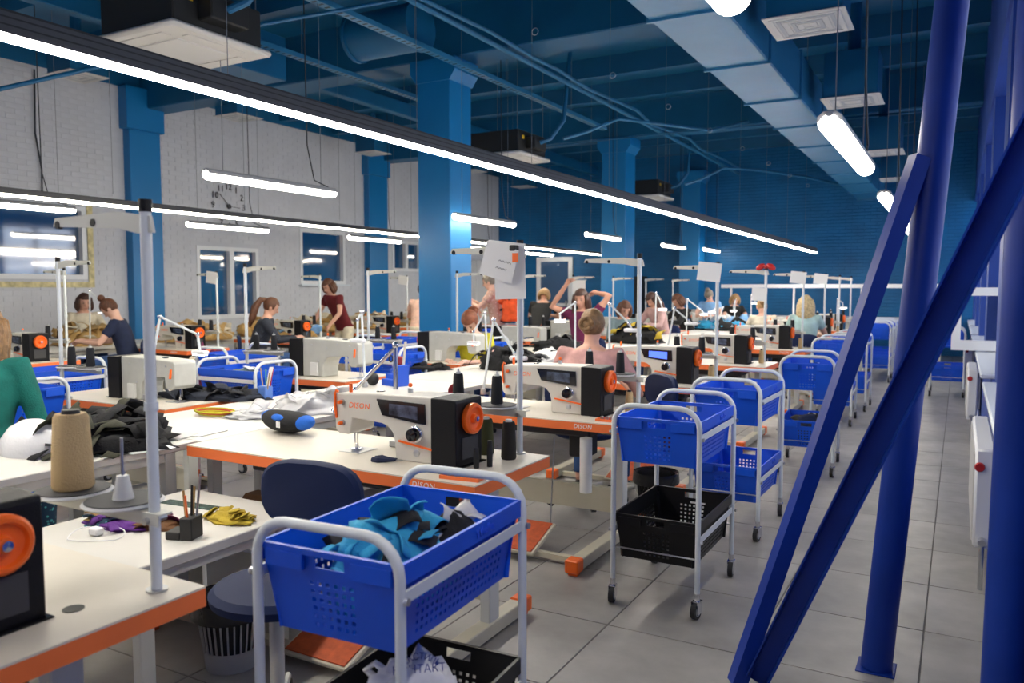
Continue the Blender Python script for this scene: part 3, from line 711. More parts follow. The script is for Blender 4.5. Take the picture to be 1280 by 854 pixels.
def crate_mesh(mn, H=.215):
    m = N(mn); tb = ((.30, .20), (.272, .172))
    def side(ax, s):
        long_ = ax == 1
        Lt, Lb = (tb[0][0], tb[1][0]) if long_ else (tb[0][1], tb[1][1]); ot, ob = (tb[0][1], tb[1][1]) if long_ else (tb[0][0], tb[1][0])
        hs, gp = .0105, .0105
        cols, rows = (20, 6) if long_ else (6, 6)
        us = [-.5]; a = -(cols*hs+(cols-1)*gp)/2
        hu = []
        for k in range(cols): us += [(a)/(2*Lb), (a+hs)/(2*Lb)]; hu.append(len(us)-2); a += hs+gp
        us.append(.5)
        vs_ = [0]; z = .022; hv = []
        for k in range(rows): vs_ += [z/H, (z+hs)/H]; hv.append(len(vs_)-2); z += hs+gp
        vs_ += [.80, 1.0]
        # handle opening across the middle columns
        if not long_: vs_ = vs_[:-1]+[.93, 1.0]
        pts = []
        for v in vs_:
            for u in us:
                Lh = Lb+(Lt-Lb)*v; o = ob+(ot-ob)*v; q = (u*2*Lh, s*o) if long_ else (s*o, u*2*Lh)
                pts.append((q[1-1], q[1], v*H) )
        fs = []; n = len(us)
        for j in range(len(vs_)-1):
            for i in range(n-1):
                if i in hu and j in hv: continue
                if not long_ and abs(vs_[j]-.80) < 1e-6 and 2 < i < n-4: continue
                f = (j*n+i, j*n+i+1, (j+1)*n+i+1, (j+1)*n+i); fs.append(f if (s < 0) == long_ else f[::-1])
        m.add(pts, fs)
    side(1, 1); side(1, -1); side(0, 1); side(0, -1)
    b = tb[1]; m.add([(-b[0], -b[1], 0), (b[0], -b[1], 0), (b[0], b[1], 0), (-b[0], b[1], 0)], [(0, 3, 2, 1)])
    return m
def make_crate(mn):
    t = thing('crate', 'x', 'crate')
    o = crate_mesh(mn).build('basket', t, smooth=False); s = o.modifiers.new('thick', 'SOLIDIFY'); s.thickness = .003; s.offset = -1
    H = .215; m = N(mn); T = .30, .20
    m.box(-T[0]-.008, T[0]+.008, -T[1]-.006, -T[1]+.004, H-.045, H+.002).box(-T[0]-.008, T[0]+.008, T[1]-.004, T[1]+.006, H-.045, H+.002)
    m.box(-T[0]-.008, -T[0]+.004, -T[1]+.004, T[1]-.004, H-.012, H+.002).box(T[0]-.004, T[0]+.008, -T[1]+.004, T[1]-.004, H-.012, H+.002)
    m.box(-T[0]-.010, -T[0]+.0, -.18, -.07, H-.05, H-.012).box(-T[0]-.010, -T[0]+.0, .07, .18, H-.05, H-.012).box(T[0]-.0, T[0]+.010, -.18, -.07, H-.05, H-.012).box(T[0]-.0, T[0]+.010, .07, .18, H-.05, H-.012)
    m.build('rim', t, smooth=False)
    for sx in (-1, 1):
        for sy in (-1, 1): N(mn).prism([(0, 0), (.026, H-.03), (.03, H-.03), (.012, 0)], -.01, .01, M=Matrix.Translation((sx*.262, sy*.168, 0)) @ Matrix.Rotation(math.atan2(sy, sx), 4, 'Z')).build('corner_rib', t, smooth=False)
    return t
def make_chair():
    t = thing('work_chair', 'x', 'chair')
    N('navy_vinyl').lathe([(.0, .455), (.18, .455), (.215, .47), (.22, .495), (.2, .515), (.0, .525)], (0, 0, 0), 30, sy=.95, cap=False).build('seat', t)
    b = N('navy_vinyl'); pr = []
    for k in range(24):
        a = 2*PI*k/24; c, s = math.cos(a), math.sin(a); pr.append((.20*math.copysign(abs(c)**.55, c), .115*math.copysign(abs(s)**.7, s)))
    rings = [(-.018, .93), (-.010, 1), (.010, 1), (.022, .93)]
    vv = [(x*sc_*1.12, -.205+y+.5*x*x, .765+z*sc_*1.08) for (y, sc_) in rings for (x, z) in pr]
    fs = [(i*24+k, i*24+(k+1) % 24, (i+1)*24+(k+1) % 24, (i+1)*24+k) for i in range(3) for k in range(24)]+[tuple(range(24))[::-1], tuple(72+k for k in range(24))]
    b.add(vv, fs); br = b.build('backrest', t)
    for x in (-.06, .06): N('chrome').ball((x, -.228, .72), .008, 8, 6).build('bolt', br)
    N('steel').tube([(0, .0, .46), (0, -.2, .48), (0, -.25, .56), (0, -.235, .70)], .012, 8).build('back_bar', t)
    N('table_leg').tube([(0, 0, .09), (0, 0, .46)], .024, 12).build('post', t)
    for k in range(5):
        a = 2*PI*k/5+.3; lg = N('table_leg').tube([(0, 0, .10), (.27*math.cos(a), .27*math.sin(a), .065)], [.022, .014], 8).build('leg', t)
        N('rubber').tube([(.27*math.cos(a)-.015*math.sin(a), .27*math.sin(a)+.015*math.cos(a), .026), (.27*math.cos(a)+.015*math.sin(a), .27*math.sin(a)-.015*math.cos(a), .026)], .026, 12).build('caster', lg)
    return t
def lamp_arm(label, base, j1, j2, head, mn='powder_grey', grp=None, lit=True, hd=(.065, .025)):
    base, j1, j2, head = map(Vector, (base, j1, j2, head)); t = thing('task_lamp', label, 'lamp', base, group=grp)
    o = -base
    N('steel').tube([Vector(), Vector((0, 0, .04))], .02, 10).build('clamp', t)
    N(mn).tube([Vector((0, 0, .03)), j1+o], .009, 8).build('lower_arm', t)
    N('chrome').ball(j1+o, .018, 8, 6).build('joint', t)
    N(mn).tube([j1+o, j2+o], .008, 8).build('upper_arm', t); N('chrome').ball(j2+o, .015, 8, 6).build('joint', t)
    N(mn).tube([j2+o, head+o], .009, 8).build('neck', t)
    h = head+o; h_ = N('frame_white').box(h.x-hd[0], h.x+hd[0], h.y-hd[1], h.y+hd[1], h.z-.02, h.z+.01, bev=.008).build('lamp_head', t)
    if lit: N('lamp_small').box(h.x-hd[0]*.8, h.x+hd[0]*.8, h.y-hd[1]*.7, h.y+hd[1]*.7, h.z-.023, h.z-.0205).build('light_panel', h_, smooth=False)
    return t
def heap(name, label, cat, loc, size, mats, n=14, seed=1, amp=.35, strip_=False, base=True, rz=0, rag=1.0):
    rnd = random.Random(seed); m = MB(); sx, sy, sz = size
    if base:
        m.use(mats[0]); nn, mm = 26, 10; vv = []
        for j in range(mm+1):
            th = j/mm*PI/2
            for k in range(nn):
                a = 2*PI*k/nn; p = Vector((math.cos(a)*math.cos(th), math.sin(a)*math.cos(th), math.sin(th)))
                q = noise.noise(p*2.3+Vector((seed, 0, 0)))*amp+noise.noise(p*6+Vector((0, seed, 0)))*amp*.5
                f = 1+q; vv.append((p.x*sx*f, p.y*sy*f, max(0.002, p.z*sz*f)))
        fs = [(j*nn+k, j*nn+(k+1) % nn, (j+1)*nn+(k+1) % nn, (j+1)*nn+k) for j in range(mm) for k in range(nn)]
        m.add(vv, fs)
    for i in range(n):
        m.use(mats[(i+1) % len(mats)]); a = rnd.uniform(0, 2*PI); r = rnd.random()**.6*.85
        cx, cy = math.cos(a)*r*sx, math.sin(a)*r*sy; cz = sz*math.sqrt(max(0, 1-r*r))*rnd.uniform(.6, 1.12)+.006
        u, v = (7, 3) if strip_ else (6, 6)
        lw, lh = (rnd.uniform(.5, .9)*min(sx, sy), .014+.05*min(sx, sy)) if strip_ else (rnd.uniform(.3, .55)*min(sx, sy)*rag, rnd.uniform(.25, .5)*min(sx, sy)*rag)
        R = Matrix.Rotation(rnd.uniform(0, 6.3), 4, 'Z') @ Matrix.Rotation(rnd.uniform(-.7, .7), 4, 'X') @ Matrix.Rotation(rnd.uniform(-.5, .5), 4, 'Y')
        vv = []; ph = rnd.uniform(0, 9)
        for iu in range(u):
            for iv in range(v):
                x = (iu/(u-1)*2-1)*lw; y = (iv/(v-1)*2-1)*lh
                z = .35*min(sx, sy)*(noise.noise(Vector((x*7+ph, y*7, ph))))-.9*x*x/max(lw, .01)*.4
                p = R @ Vector((x, y, z)); q = Vector((cx, cy, cz))+p; q.z = max(.004, q.z); vv.append(q)
        fs = [(iu*v+iv, (iu+1)*v+iv, (iu+1)*v+iv+1, iu*v+iv+1) for iu in range(u-1) for iv in range(v-1)]
        m.add(vv, fs)
    o = m.build(name, ang=180, loc=loc, rz=rz); s = o.modifiers.new('thick', 'SOLIDIFY'); s.thickness = .003
    o['kind'] = 'stuff'; return tag(o, label, cat)

# ------------------------------------------------------------------ people
TMP = D.scenes.new('tmp')
def remeshed(mb, name, vox, smooth=4):
    me = mb.mesh(name, True, 180); o = D.objects.new(name, me); TMP.collection.objects.link(o)
    r = o.modifiers.new('r', 'REMESH'); r.mode = 'VOXEL'; r.voxel_size = vox; r.use_smooth_shade = True
    s = o.modifiers.new('s', 'SMOOTH'); s.iterations = smooth; s.factor = .6
    with bpy.context.temp_override(scene=TMP, view_layer=TMP.view_layers[0]):
        dg = bpy.context.evaluated_depsgraph_get(); dg.update(); res = D.meshes.new_from_object(o.evaluated_get(dg))
    D.objects.remove(o)
    res.name = name; res.materials.clear(); res.materials.append(mb.mats[0]); return res
def append_mb(me, mb):
    bm = bmesh.new(); bm.from_mesh(me); t = mb.mesh('t', True, 180); bm.from_mesh(t); bm.to_mesh(me); bm.free(); D.meshes.remove(t)
    me.polygons.foreach_set('use_smooth', [True]*len(me.polygons)); return me
def loft(mb, secs, n=20):      # secs: (centre, rx, ry)
    vv = []
    for c, rx, ry in secs:
        for k in range(n): vv.append((c[0]+rx*math.cos(2*PI*k/n), c[1]+ry*math.sin(2*PI*k/n), c[2]))
    fs = [(i*n+k, i*n+(k+1) % n, (i+1)*n+(k+1) % n, (i+1)*n+k) for i in range(len(secs)-1) for k in range(n)]
    fs += [tuple(range(n))[::-1], tuple((len(secs)-1)*n+k for k in range(n))]
    return mb.add(vv, fs)
def hand(mb, wr, d, side, curl=.45):
    d = d.normalized(); s = d.cross(Vector((0, 0, 1)));  s = s.normalized() if s.length > .1 else Vector((1, 0, 0)); dn = d.cross(s).normalized()
    if dn.z > 0: dn = -dn
    for i, (o, L) in enumerate(((-.028, .85), (-.009, 1), (.010, .95), (.028, .75))):
        p = wr+d*.078+s*o; pts = [p-d*.02, p]; a = .15
        for q in (.038, .026, .02): a += curl; p = p+(d*math.cos(a)+dn*math.sin(a))*q*L; pts.append(p)
        mb.tube(pts, [.009, .009, .0085, .0075, .006], 6)
    t = wr+d*.025+s*(.026*side); mb.tube([t, t+d*.03+s*.024*side+dn*.006, t+d*.06+s*.028*side+dn*.014], [.012, .010, .007], 6)
def person(label, x, y, rot, top, shirt, hair, style, skin='skin_a', stand=False, lean=.12, bow=.5, turn=0, tilt=0, arms=None, sleeve=.45, pants='cloth_jeans', vox=.014, wide=1.0, z0=0):
    t = thing('person', label, 'person', (x, y, z0), rot)
    hz = top-(.83 if not stand else .84)+lean*.25
    ly = lean*2.2 if stand else lean
    hip = Vector((0, 0, hz)); nb = Vector((0, ly, hz+.52-lean*.15)); W = wide
    S = [(hip+Vector((0, 0, -.09)), .13*W, .10*W), (hip, .165*W, .12*W), (hip.lerp(nb, .3), .135*W, .105*W), (hip.lerp(nb, .55), .15*W, .11*W), (hip.lerp(nb, .78), .165*W, .11*W), (hip.lerp(nb, .93), .145*W, .085), (nb+Vector((0, 0, .02)), .06, .06)]
    hc = nb+Vector((0, .02+.10*math.sin(bow*.6), .15-.05*math.sin(bow*.6)))
    R = Matrix.Rotation(turn, 4, 'Z') @ Matrix.Rotation(-bow, 4, 'X') @ Matrix.Rotation(tilt, 4, 'Y')
    H = lambda a, b, c: hc+R @ Vector((a, b, c))
    b = N(skin); loft(b, S)
    b.tube([nb-Vector((0, 0, .04)), nb+Vector((0, .01, .05)), H(0, -.01, -.06)], [.062, .052, .05], 14)
    b.ball(H(0, -.008, .02), (.076, .095, .10), 18, 12, M=R); b.ball(H(0, .022, -.045), (.055, .066, .07), 16, 10, M=R)
    b.tube([H(0, .085, .025), H(0, .108, -.018), H(0, .088, -.028)], [.009, .016, .008], 8)
    for s in (-1, 1): b.ball(H(s*.076, -.005, -.005), (.012, .022, .03), 8, 6, M=R)
    sh = N(shirt); S2 = [(c, rx+.014, ry+.014) for c, rx, ry in S[:-1]]+[(nb+Vector((0, 0, -.005)), .085, .078)]; loft(sh, S2)
    tr = N(pants); loft(tr, [(c, rx+.009, ry+.009) for c, rx, ry in [(S[0][0], S[0][1], S[0][2]), S[1], (hip+Vector((0, 0, .07)), .15*W, .115*W)]])
    fing = N(skin); shoe = N('rubber')
    arms = arms or {}
    for s, key in ((-1, 'L'), (1, 'R')):
        sho = hip.lerp(nb, .86)+Vector((s*.165*W, 0, .02))
        e, wr = arms.get(key, arms.get('B', None)) or ((.24, .17, -.24), (.09, .40, -.24))
        el = sho+Vector((s*(e[0]-.165), e[1], e[2])); w_ = Vector((s*wr[0], sho.y+wr[1], sho.z+wr[2]))
        b.tube([sho-Vector((s*.05, 0, .01)), sho, sho.lerp(el, .5), el, el.lerp(w_, .4), w_], [.05, .056, .046, .038, .036, .025], 12)
        d = (w_-el).normalized(); b.tube([w_-d*.01, w_+d*.04, w_+d*.085], [.024, .032, .028], 10); hand(fing, w_, d, -s)
        if sleeve <= 1: pts = [sho-Vector((s*.06, 0, .01)), sho, sho.lerp(el, sleeve)]; rr = [.06, .068, .058]
        else: q = min(.93, sleeve-1); pts = [sho-Vector((s*.06, 0, .01)), sho, sho.lerp(el, .5), el, el.lerp(w_, q)]; rr = [.06, .066, .056, .05, .038]
        sh.tube(pts, rr, 14)
        if stand: kn, an = Vector((s*.10, .03, .50)), Vector((s*.11, -.02, .09))
        else: kn, an = Vector((s*.15, .40, hz-.03)), Vector((s*.16, .36, .10))
        hj = hip+Vector((s*.085, 0, -.03))
        b.tube([hj, kn, an], [.09, .062, .04], 12); tr.tube([hj, hj.lerp(kn, .5), kn, kn.lerp(an, .4), an+Vector((0, 0, .03))], [.10, .09, .072, .065, .052], 14)
        b.tube([an, an+Vector((0, .02, -.03))], .04, 8)
        q = an; shoe.tube([(q.x, q.y-.05, .04-z0), (q.x, q.y+.02, .05-z0), (q.x, q.y+.17, .03-z0)], [.035, .042, .028], 10)
    bo = D.objects.new('body', append_mb(remeshed(b, 'body', vox, 3), fing)); COL.objects.link(bo); bo.parent = t
    for nm, mb_ in (('shirt', sh), ('trousers', tr)):
        o = D.objects.new(nm, remeshed(mb_, nm, vox, 3)); COL.objects.link(o); o.parent = t
    o = shoe.build('shoes', t); o['kind'] = 'stuff'
    for s in (-1, 1): N('eye').ball(H(s*.030, .079, .015), (.011, .006, .006), 8, 6, M=R).build('eye', t); N(hair).tube([H(s*.016, .083, .035), H(s*.032, .083, .04), H(s*.046, .074, .034)], .0035, 5).build('eyebrow', t)
    N('lip').tube([H(-.022, .083, -.058), H(0, .088, -.056), H(.022, .083, -.058)], [.003, .006, .003], 6).build('mouth', t)
    # hair
    hm = N(hair)
    def shell(cen, rad, cut):
        tmp = MB().use(hair); tmp.ball((0, 0, 0), rad, 24, 16)
        keep = [f for f in tmp.f if not cut(sum((Vector(tmp.v[i]) for i in f), Vector())/len(f)+Vector(cen))]
        hm.add([H(*(Vector(v)+Vector(cen)+Vector(v)*.05*noise.noise(Vector(v)*30))) for v in tmp.v], keep)
    shell((0, -.012, .028), (.086, .105, .104), lambda p: p.y > .035 and p.z < .075 or (p.y > -.02 and p.z < -.01))
    if style == 'bun_top': hm.ball(H(0, -.05, .15), (.045, .045, .045), 12, 8)
    if style == 'bun_low':
        hm.ball(H(0, -.125, -.01), (.055, .04, .05), 14, 10)
        hm.tube([H(.045*math.cos(a), -.155+.01*math.sin(2*a), -.01+.04*math.sin(a)) for a in [k*PI/6 for k in range(12)]], .014, 8)
    if style == 'pony': hm.tube([H(0, -.10, .05), H(0, -.16, .02), H(.01, -.17, -.10), H(.02, -.13, -.24), H(.02, -.10, -.36)], [.035, .04, .05, .045, .012], 12)
    if style in ('bob', 'long'):
        zl = -.12 if style == 'bob' else -.26
        for a in [k*PI/9 for k in range(-1, 11)]:
            c_, s_ = math.cos(a), math.sin(a); hm.tube([H(.078*c_, -.09*s_-.005, .06), H(.094*c_, -.105*s_-.005, -.02), H(.096*c_, -.10*s_, zl*.6), H(.085*c_, -.085*s_, zl)], [.02, .028, .028, .012], 8)
    hm.build('hair', t, ang=180)
    return t
SEW = {'B': ((.26, .16, -.24), (.10, .40, -.22))}

# ------------------------------------------------------------------ the sewing stations
ORD = ('nearest', 'second', 'third', 'fourth', 'fifth', 'sixth', 'seventh', 'eighth', 'ninth')
tblA = make_table(1.62); tblN = make_table(1.30)
macA = make_machine(); macL = make_machine(disp='lcd_blue'); macG = make_machine('machine_grey', plain=True)
standP = make_stand(True); standQ = make_stand(False)
coneK = make_cone('thread_black'); coneT = make_cone('thread_tan', .052, .20); coneB = make_cone('thread_brown', .034, .165); coneO = make_cone('thread_olive', .036, .16)
coneS = make_cone('thread_tan', .026, .13)
USED = set()
def place(proto, label, loc, rz=0, group=None, sc3=None):
    if id(proto) in USED: o = copy_tree(proto)
    else: USED.add(id(proto)); o = proto
    o.location = loc; o.rotation_euler = (0, 0, rz); o['label'] = label
    if group: o['group'] = group
    elif 'group' in o: del o['group']
    if sc3: o.scale = (sc3,)*3
    return o
TZ = .752
A_F = [.70, 2.52, 4.04, 5.84, 7.68, 9.9, 11.75, 13.35, 14.9]
for i, y in enumerate(A_F):
    xr = -1.63 if i == 0 else -1.575; q = ORD[i]+' from the camera'
    place(tblA if i < 3 else tblN, 'orange-edged cream sewing table beside the aisle, '+q, (xr, y, 0), group='aisle side sewing tables')
    mx = -2.46
    place(macL if i == 3 else macA, ('cream sewing machine with lit blue display, ' if i == 3 else 'cream and black sewing machine with orange handwheel, aisle side, ')+q, (mx, y+(.12 if i == 0 else .20), TZ), group='aisle side sewing machines')
    place(standP if i in (1, 3, 5, 6) else standQ, ('white thread stand with hanging paper note, ' if i in (1, 3, 5, 6) else 'white thread stand pole with side arm, ')+'aisle row, '+q, (-1.71, y+(.55 if i == 0 else .60), TZ), group='aisle side thread stands')
    if i:
        for k, dx in enumerate((-.12, -.33)):
            place(coneK, 'black thread cone on the %s disc of the aisle-side stand %s' % (('right', 'left')[k], q), (-1.71+dx, y+.60, TZ+.217), group='black thread cones, aisle side')
place(coneT, 'large tan thread cone on the disc of the nearest stand', (-1.71-.33, 1.25, TZ+.217))
place(coneB, 'dark brown thread cone standing on the corner of the second table', (-1.70, 3.0, TZ)); place(coneO, 'olive green thread cone standing behind the orange handwheel', (-1.84, 3.04, TZ))
for i in range(2, 8):
    place(coneS, 'small beige thread cone beside the %s aisle-side handwheel' % ORD[i], (-1.70, A_F[i]+.42, TZ), group='small beige thread cones')
B_E = [3.2, 4.85, 6.5, 8.2, 9.9, 11.6, 13.3, 15.0, 16.7]
B_M = [(-4.40, 1.0), (-4.25, 1.12), (-4.16, 1.05), (-4.32, 1), (-4.5, 1), (-4.5, 1), (-4.5, 1), (-4.5, 1), (-4.5, 1)]
for i, y in enumerate(B_E):
    q = ORD[i]+' from the camera'
    place(tblN, 'orange-edged sewing table of the middle row, '+q, (-5.55, y+.63, 0), PI, 'middle row sewing tables')
    place(macG, 'grey sewing machine seen from behind, middle row, '+q, (B_M[i][0], y+.38, TZ), PI, 'middle row sewing machines', B_M[i][1])
    place(standQ, 'white thread stand with arm to the right, middle row, '+q, (-5.42, y+.07, TZ), PI, 'middle row thread stands')
    for k, dx in enumerate((.12, .33)):
        place(coneK, 'black thread cone on the %s disc of the middle-row stand %s' % (('left', 'right')[k], q), (-5.42+dx, y+.07, TZ+.217), 0, 'black thread cones, middle row')
C_F = [4.4, 6.35, 8.2, 10.3, 12.2, 14.1]
for i, y in enumerate(C_F):
    q = ORD[i]+' from the camera'
    place(tblN, 'orange-edged sewing table of the wall-side row, '+q, (-8.0, y, 0), 0, 'wall side sewing tables')
    place(macA, 'cream sewing machine with round orange handwheel, wall-side row, '+q, (-8.83, y+.2, TZ), 0, 'wall side sewing machines')
    place(standP if i in (1, 3) else standQ, 'white thread stand of the wall-side row, '+q, (-8.13, y+.57, TZ), 0, 'wall side thread stands')
    for k, dx in enumerate((-.12, -.33)):
        place(coneK, 'black thread cone on the %s disc of the wall-side stand %s' % (('right', 'left')[k], q), (-8.13+dx, y+.57, TZ+.217), 0, 'black thread cones, wall side')

# ------------------------------------------------------------------ long white benches between the rows
def bench(label, x0, x1, y0, y1, z=.75, th=.035, shelf=False, mn='white_top', leg='table_leg'):
    t = thing('work_bench', label, 'bench', (x0, y0, 0)); L = y1-y0; W = x1-x0
    N(mn).box(0, W, 0, L, z-th, z, bev=.004).build('benchtop', t, smooth=False)
    for e in (.12, L-.12):
        for x in (.06, W-.06): N(leg).box(x-.022, x+.022, e-.03, e+.03, 0, z-th, bev=.003).build('leg', t, smooth=False)
    for x in (.06, W-.06): N(leg).box(x-.015, x+.015, .15, L-.15, z-th-.05, z-th-.001).build('apron', t, smooth=False)
    if shelf: N(mn).box(.03, W-.03, .1, L-.1, .22, .24).build('shelf', t, smooth=False)
    return t
bench('long white work bench running into the hall, nearest part at the left', -4.12, -3.25, .8, 2.62)
bench('white work bench with blue cup and scattered papers, beside the second machine', -4.12, -3.22, 2.63, 5.3, shelf=True)
bench('white work bench behind the blue tool organizer, farther down the hall', -4.12, -3.0, 5.31, 7.31)
bench('far white work bench between the middle and aisle rows', -4.15, -3.0, 7.32, 11.5)
bench('farthest white work bench between the middle and aisle rows', -4.15, -3.0, 11.52, 17.5)
bench('low grey-white side table under the nearest thread discs', -3.15, -2.40, 1.62, 2.50, z=.55, th=.04)
bench('white bench with tan fabric heaps by the left wall', -10.5, -9.5, 4.0, 8.6)
bench('farther white bench with tan fabric heaps below the wall windows', -10.5, -9.4, 9.2, 14.5)
# long pale rail and table by the back wall
t = thing('cutting_table', 'very long pale cutting table with an overhead rail before the blue back wall', 'table', (-4.7, 16.9, 0))
N('frame_white').box(0, 4.5, 1.1, 1.2, 1.50, 1.58, bev=.004).build('overhead_rail', t, smooth=False)
N('white_top').box(0, 4.5, .8, 2.2, .80, .87, bev=.004).build('tabletop', t, smooth=False)
for k in range(6): N('table_leg').box(.1+k*.85, .16+k*.85, .9, .96, 0, .80).build('leg', t, smooth=False); 
for k in range(4): N('frame_white').box(.2+k*1.35, .24+k*1.35, 1.13, 1.17, .87, 1.50).build('upright', t, smooth=False)

# ------------------------------------------------------------------ trolleys and crates
tro = make_trolley(); crb = make_crate('crate_blue'); tr_txt = text_mesh('Wielka', .036, 'crate_text', .0012)
put(tr_txt, 'embossed_word', crb, (.08, -.2072, .192), (PI/2, 0, 0)); crk = make_crate('crate_black')
def trolley(label, x, y, rz, up='b', low='b', grp=None):
    place(tro, 'white tube trolley on castors '+label, (x, y, 0), rz, grp)
    if up: place(crb if up == 'b' else crk, ('blue' if up == 'b' else 'black')+' crate, upper, on trolley '+label, (x, y, .678), rz+PI/2, grp and 'crates on trolleys')
    if low: place(crb if low == 'b' else crk, ('blue' if low == 'b' else 'black')+' crate, lower, on trolley '+label, (x, y, .275 if False else .215), rz+PI/2, grp and 'crates on trolleys')
trolley('in the foreground, by the navy chair', -1.262, 1.655, .055, 'b', 'k')
trolley('second along the aisle, beside the third table', -1.20, 3.80, 0, 'b', 'k')
trolley('third along the aisle', -1.20, 5.08, -.02)
trolley('fourth along the aisle, seen over the brace', -1.06, 6.98, .06)
trolley('fifth along the aisle, beyond the square brace', -1.20, 9.55, .03)
trolley('sixth along the aisle', -1.16, 10.75, 0)
for k in range(3): trolley('parked in the far nested group, number %s' % ('one', 'two', 'three')[k], -1.15, 14.2+k*.72, .02)
trolley('by the right wall under the open window', -.12, 12.75, 0)
trolley('at the left, in front of the nearest middle-row table', -5.1, 2.72, PI/2)
trolley('at the left edge, beside the nearest middle-row table', -5.95, 3.5, 0)
trolley('between the nearest and second middle-row tables', -4.72, 4.28, PI/2)
trolley('left of the second middle-row table', -5.95, 5.3, 0)
trolley('between the second and third middle-row tables', -4.7, 5.95, PI/2)
trolley('left of the third middle-row table', -5.95, 6.9, 0)
trolley('near the first blue column', -5.95, 7.75, 0)
trolley('between the third and fourth middle-row tables', -4.75, 7.62, PI/2)
trolley('left of the fifth middle-row table', -5.95, 10.2, 0)


# ------------------------------------------------------------------ the workers
person('woman in teal sweater with long blond hair at the left edge', -4.45, 2.20, .55, 1.43, 'cloth_teal', 'hair_darkblond', 'long', sleeve=1.9, pants='cloth_tealfloral', vox=.011, bow=.25, wide=1.2, arms={'B': ((.235, .02, -.28), (.13, .24, -.33))})
person('woman seen from behind in dusty pink top with low blond bun', -2.22, 5.02, .12, 1.385, 'cloth_pink', 'hair_darkblond', 'bun_low', sleeve=.62, vox=.011, wide=1.18, bow=.25, lean=.08, arms={'B': ((.29, .10, -.27), (.13, .34, -.20))})
person('ginger woman in yellow and olive top bent over her machine', -4.42, 7.12, PI+.2, 1.33, 'cloth_yellow', 'hair_ginger', 'bun_low', 'skin_c', sleeve=.5, vox=.012, bow=1.0, arms=SEW)
person('woman in maroon printed t-shirt raising both arms behind her head', -4.02, 8.95, PI-.1, 1.53, 'cloth_maroon', 'hair_brown', 'long', 'skin_b', sleeve=.5, vox=.012, bow=.3, turn=.2, lean=.02, arms={'L': ((.36, -.02, .24), (.15, -.10, .27)), 'R': ((.38, .10, .10), (.15, .14, .37))})
person('woman with brown bob haircut in grey blue top beside black garments', -4.30, 10.9, PI+.7, 1.36, 'cloth_greyblue', 'hair_chestnut', 'bob', sleeve=1.6, bow=.6, arms=SEW)
person('woman with long brown hair in pale pink cardigan leaning over a table', -4.25, 12.7, PI-.5, 1.47, 'cloth_palepink', 'hair_brown', 'long', sleeve=1.9, bow=.8, lean=.2, arms=SEW)
person('woman with brown hair in black long-sleeved top reaching across garments', -4.25, 14.15, PI-.7, 1.43, 'cloth_black', 'hair_chestnut', 'bob', sleeve=1.9, bow=.7, lean=.2, arms={'B': ((.26, .22, -.2), (.16, .5, -.2))})
person('woman with dark top bun bent under a small lamp, far middle row', -4.32, 15.85, PI, 1.53, 'cloth_lightblue', 'hair_grey', 'bun_top', 'skin_c', bow=1.1, arms=SEW)
person('blond woman in black top, small and far in the middle row', -4.28, 17.4, PI+.5, 1.42, 'cloth_black', 'hair_blond', 'bob', bow=.7, arms=SEW)
person('woman seen from behind with pale blond hair and pale teal top', -1.82, 11.35, .1, 1.43, 'cloth_paleteal', 'hair_lightblond', 'long', sleeve=.5, bow=.2, arms=SEW)
person('woman with light hair and cream top bent over work near the red bow pole', -2.7, 13.0, .4, 1.36, 'cloth_cream', 'hair_blond', 'bun_low', bow=.9, arms=SEW)
person('woman with brown ponytail in dark pinstriped shirt seen from behind', -7.95, 7.35, -.75, 1.41, 'cloth_pinstripe', 'hair_chestnut', 'pony', sleeve=1.9, bow=.55, lean=.16, vox=.012, arms=SEW)
person('woman with top bun and navy top bowed over a lit machine', -8.85, 6.2, 2.3, 1.42, 'cloth_navy', 'hair_chestnut', 'bun_top', 'skin_c', sleeve=.6, bow=.95, lean=.14, arms=SEW)
person('woman with short dark brown hair under the left window', -10.75, 6.8, -1.9, 1.46, 'cloth_cream', 'hair_brown', 'bob', sleeve=1.5, bow=.35, arms=SEW)
person('woman in wine red t-shirt standing bent over tan fabric heaps', -8.75, 10.0, PI-.15, 1.70, 'cloth_wine', 'hair_chestnut', 'bob', stand=True, sleeve=.5, bow=.6, lean=.12, turn=.1, pants='cloth_cream', arms={'B': ((.25, .08, -.24), (.22, .25, -.42))})
person('person with shaved head in floral top holding up an orange cloth', -6.15, 10.55, PI-1.2, 1.77, 'cloth_floral', 'hair_grey', 'short', 'skin_c', stand=True, sleeve=.5, bow=.45, lean=.05, pants='cloth_black', arms={'B': ((.22, .18, -.2), (.12, .38, -.08))})
person('person in black t-shirt with blond hair bending away from the camera', -6.55, 12.6, .25, 1.55, 'cloth_black', 'hair_blond', 'bob', stand=True, sleeve=.6, bow=1.0, lean=.22, arms=SEW, wide=1.15)
person('person in pink top partly hidden by the left side of the blue column', -7.62, 10.5, .4, 1.62, 'cloth_peach', 'hair_chestnut', 'short', stand=True, sleeve=.6, bow=.2, pants='cloth_cream', arms=SEW)
o = heap('orange_cloth', 'bright orange cloth held by the shaved-headed person', 'cloth', (-5.86, 10.42, 1.0), (.14, .16, .42), ['cloth_orange', 'cloth_orange', 'cloth_black'], 8, 5)

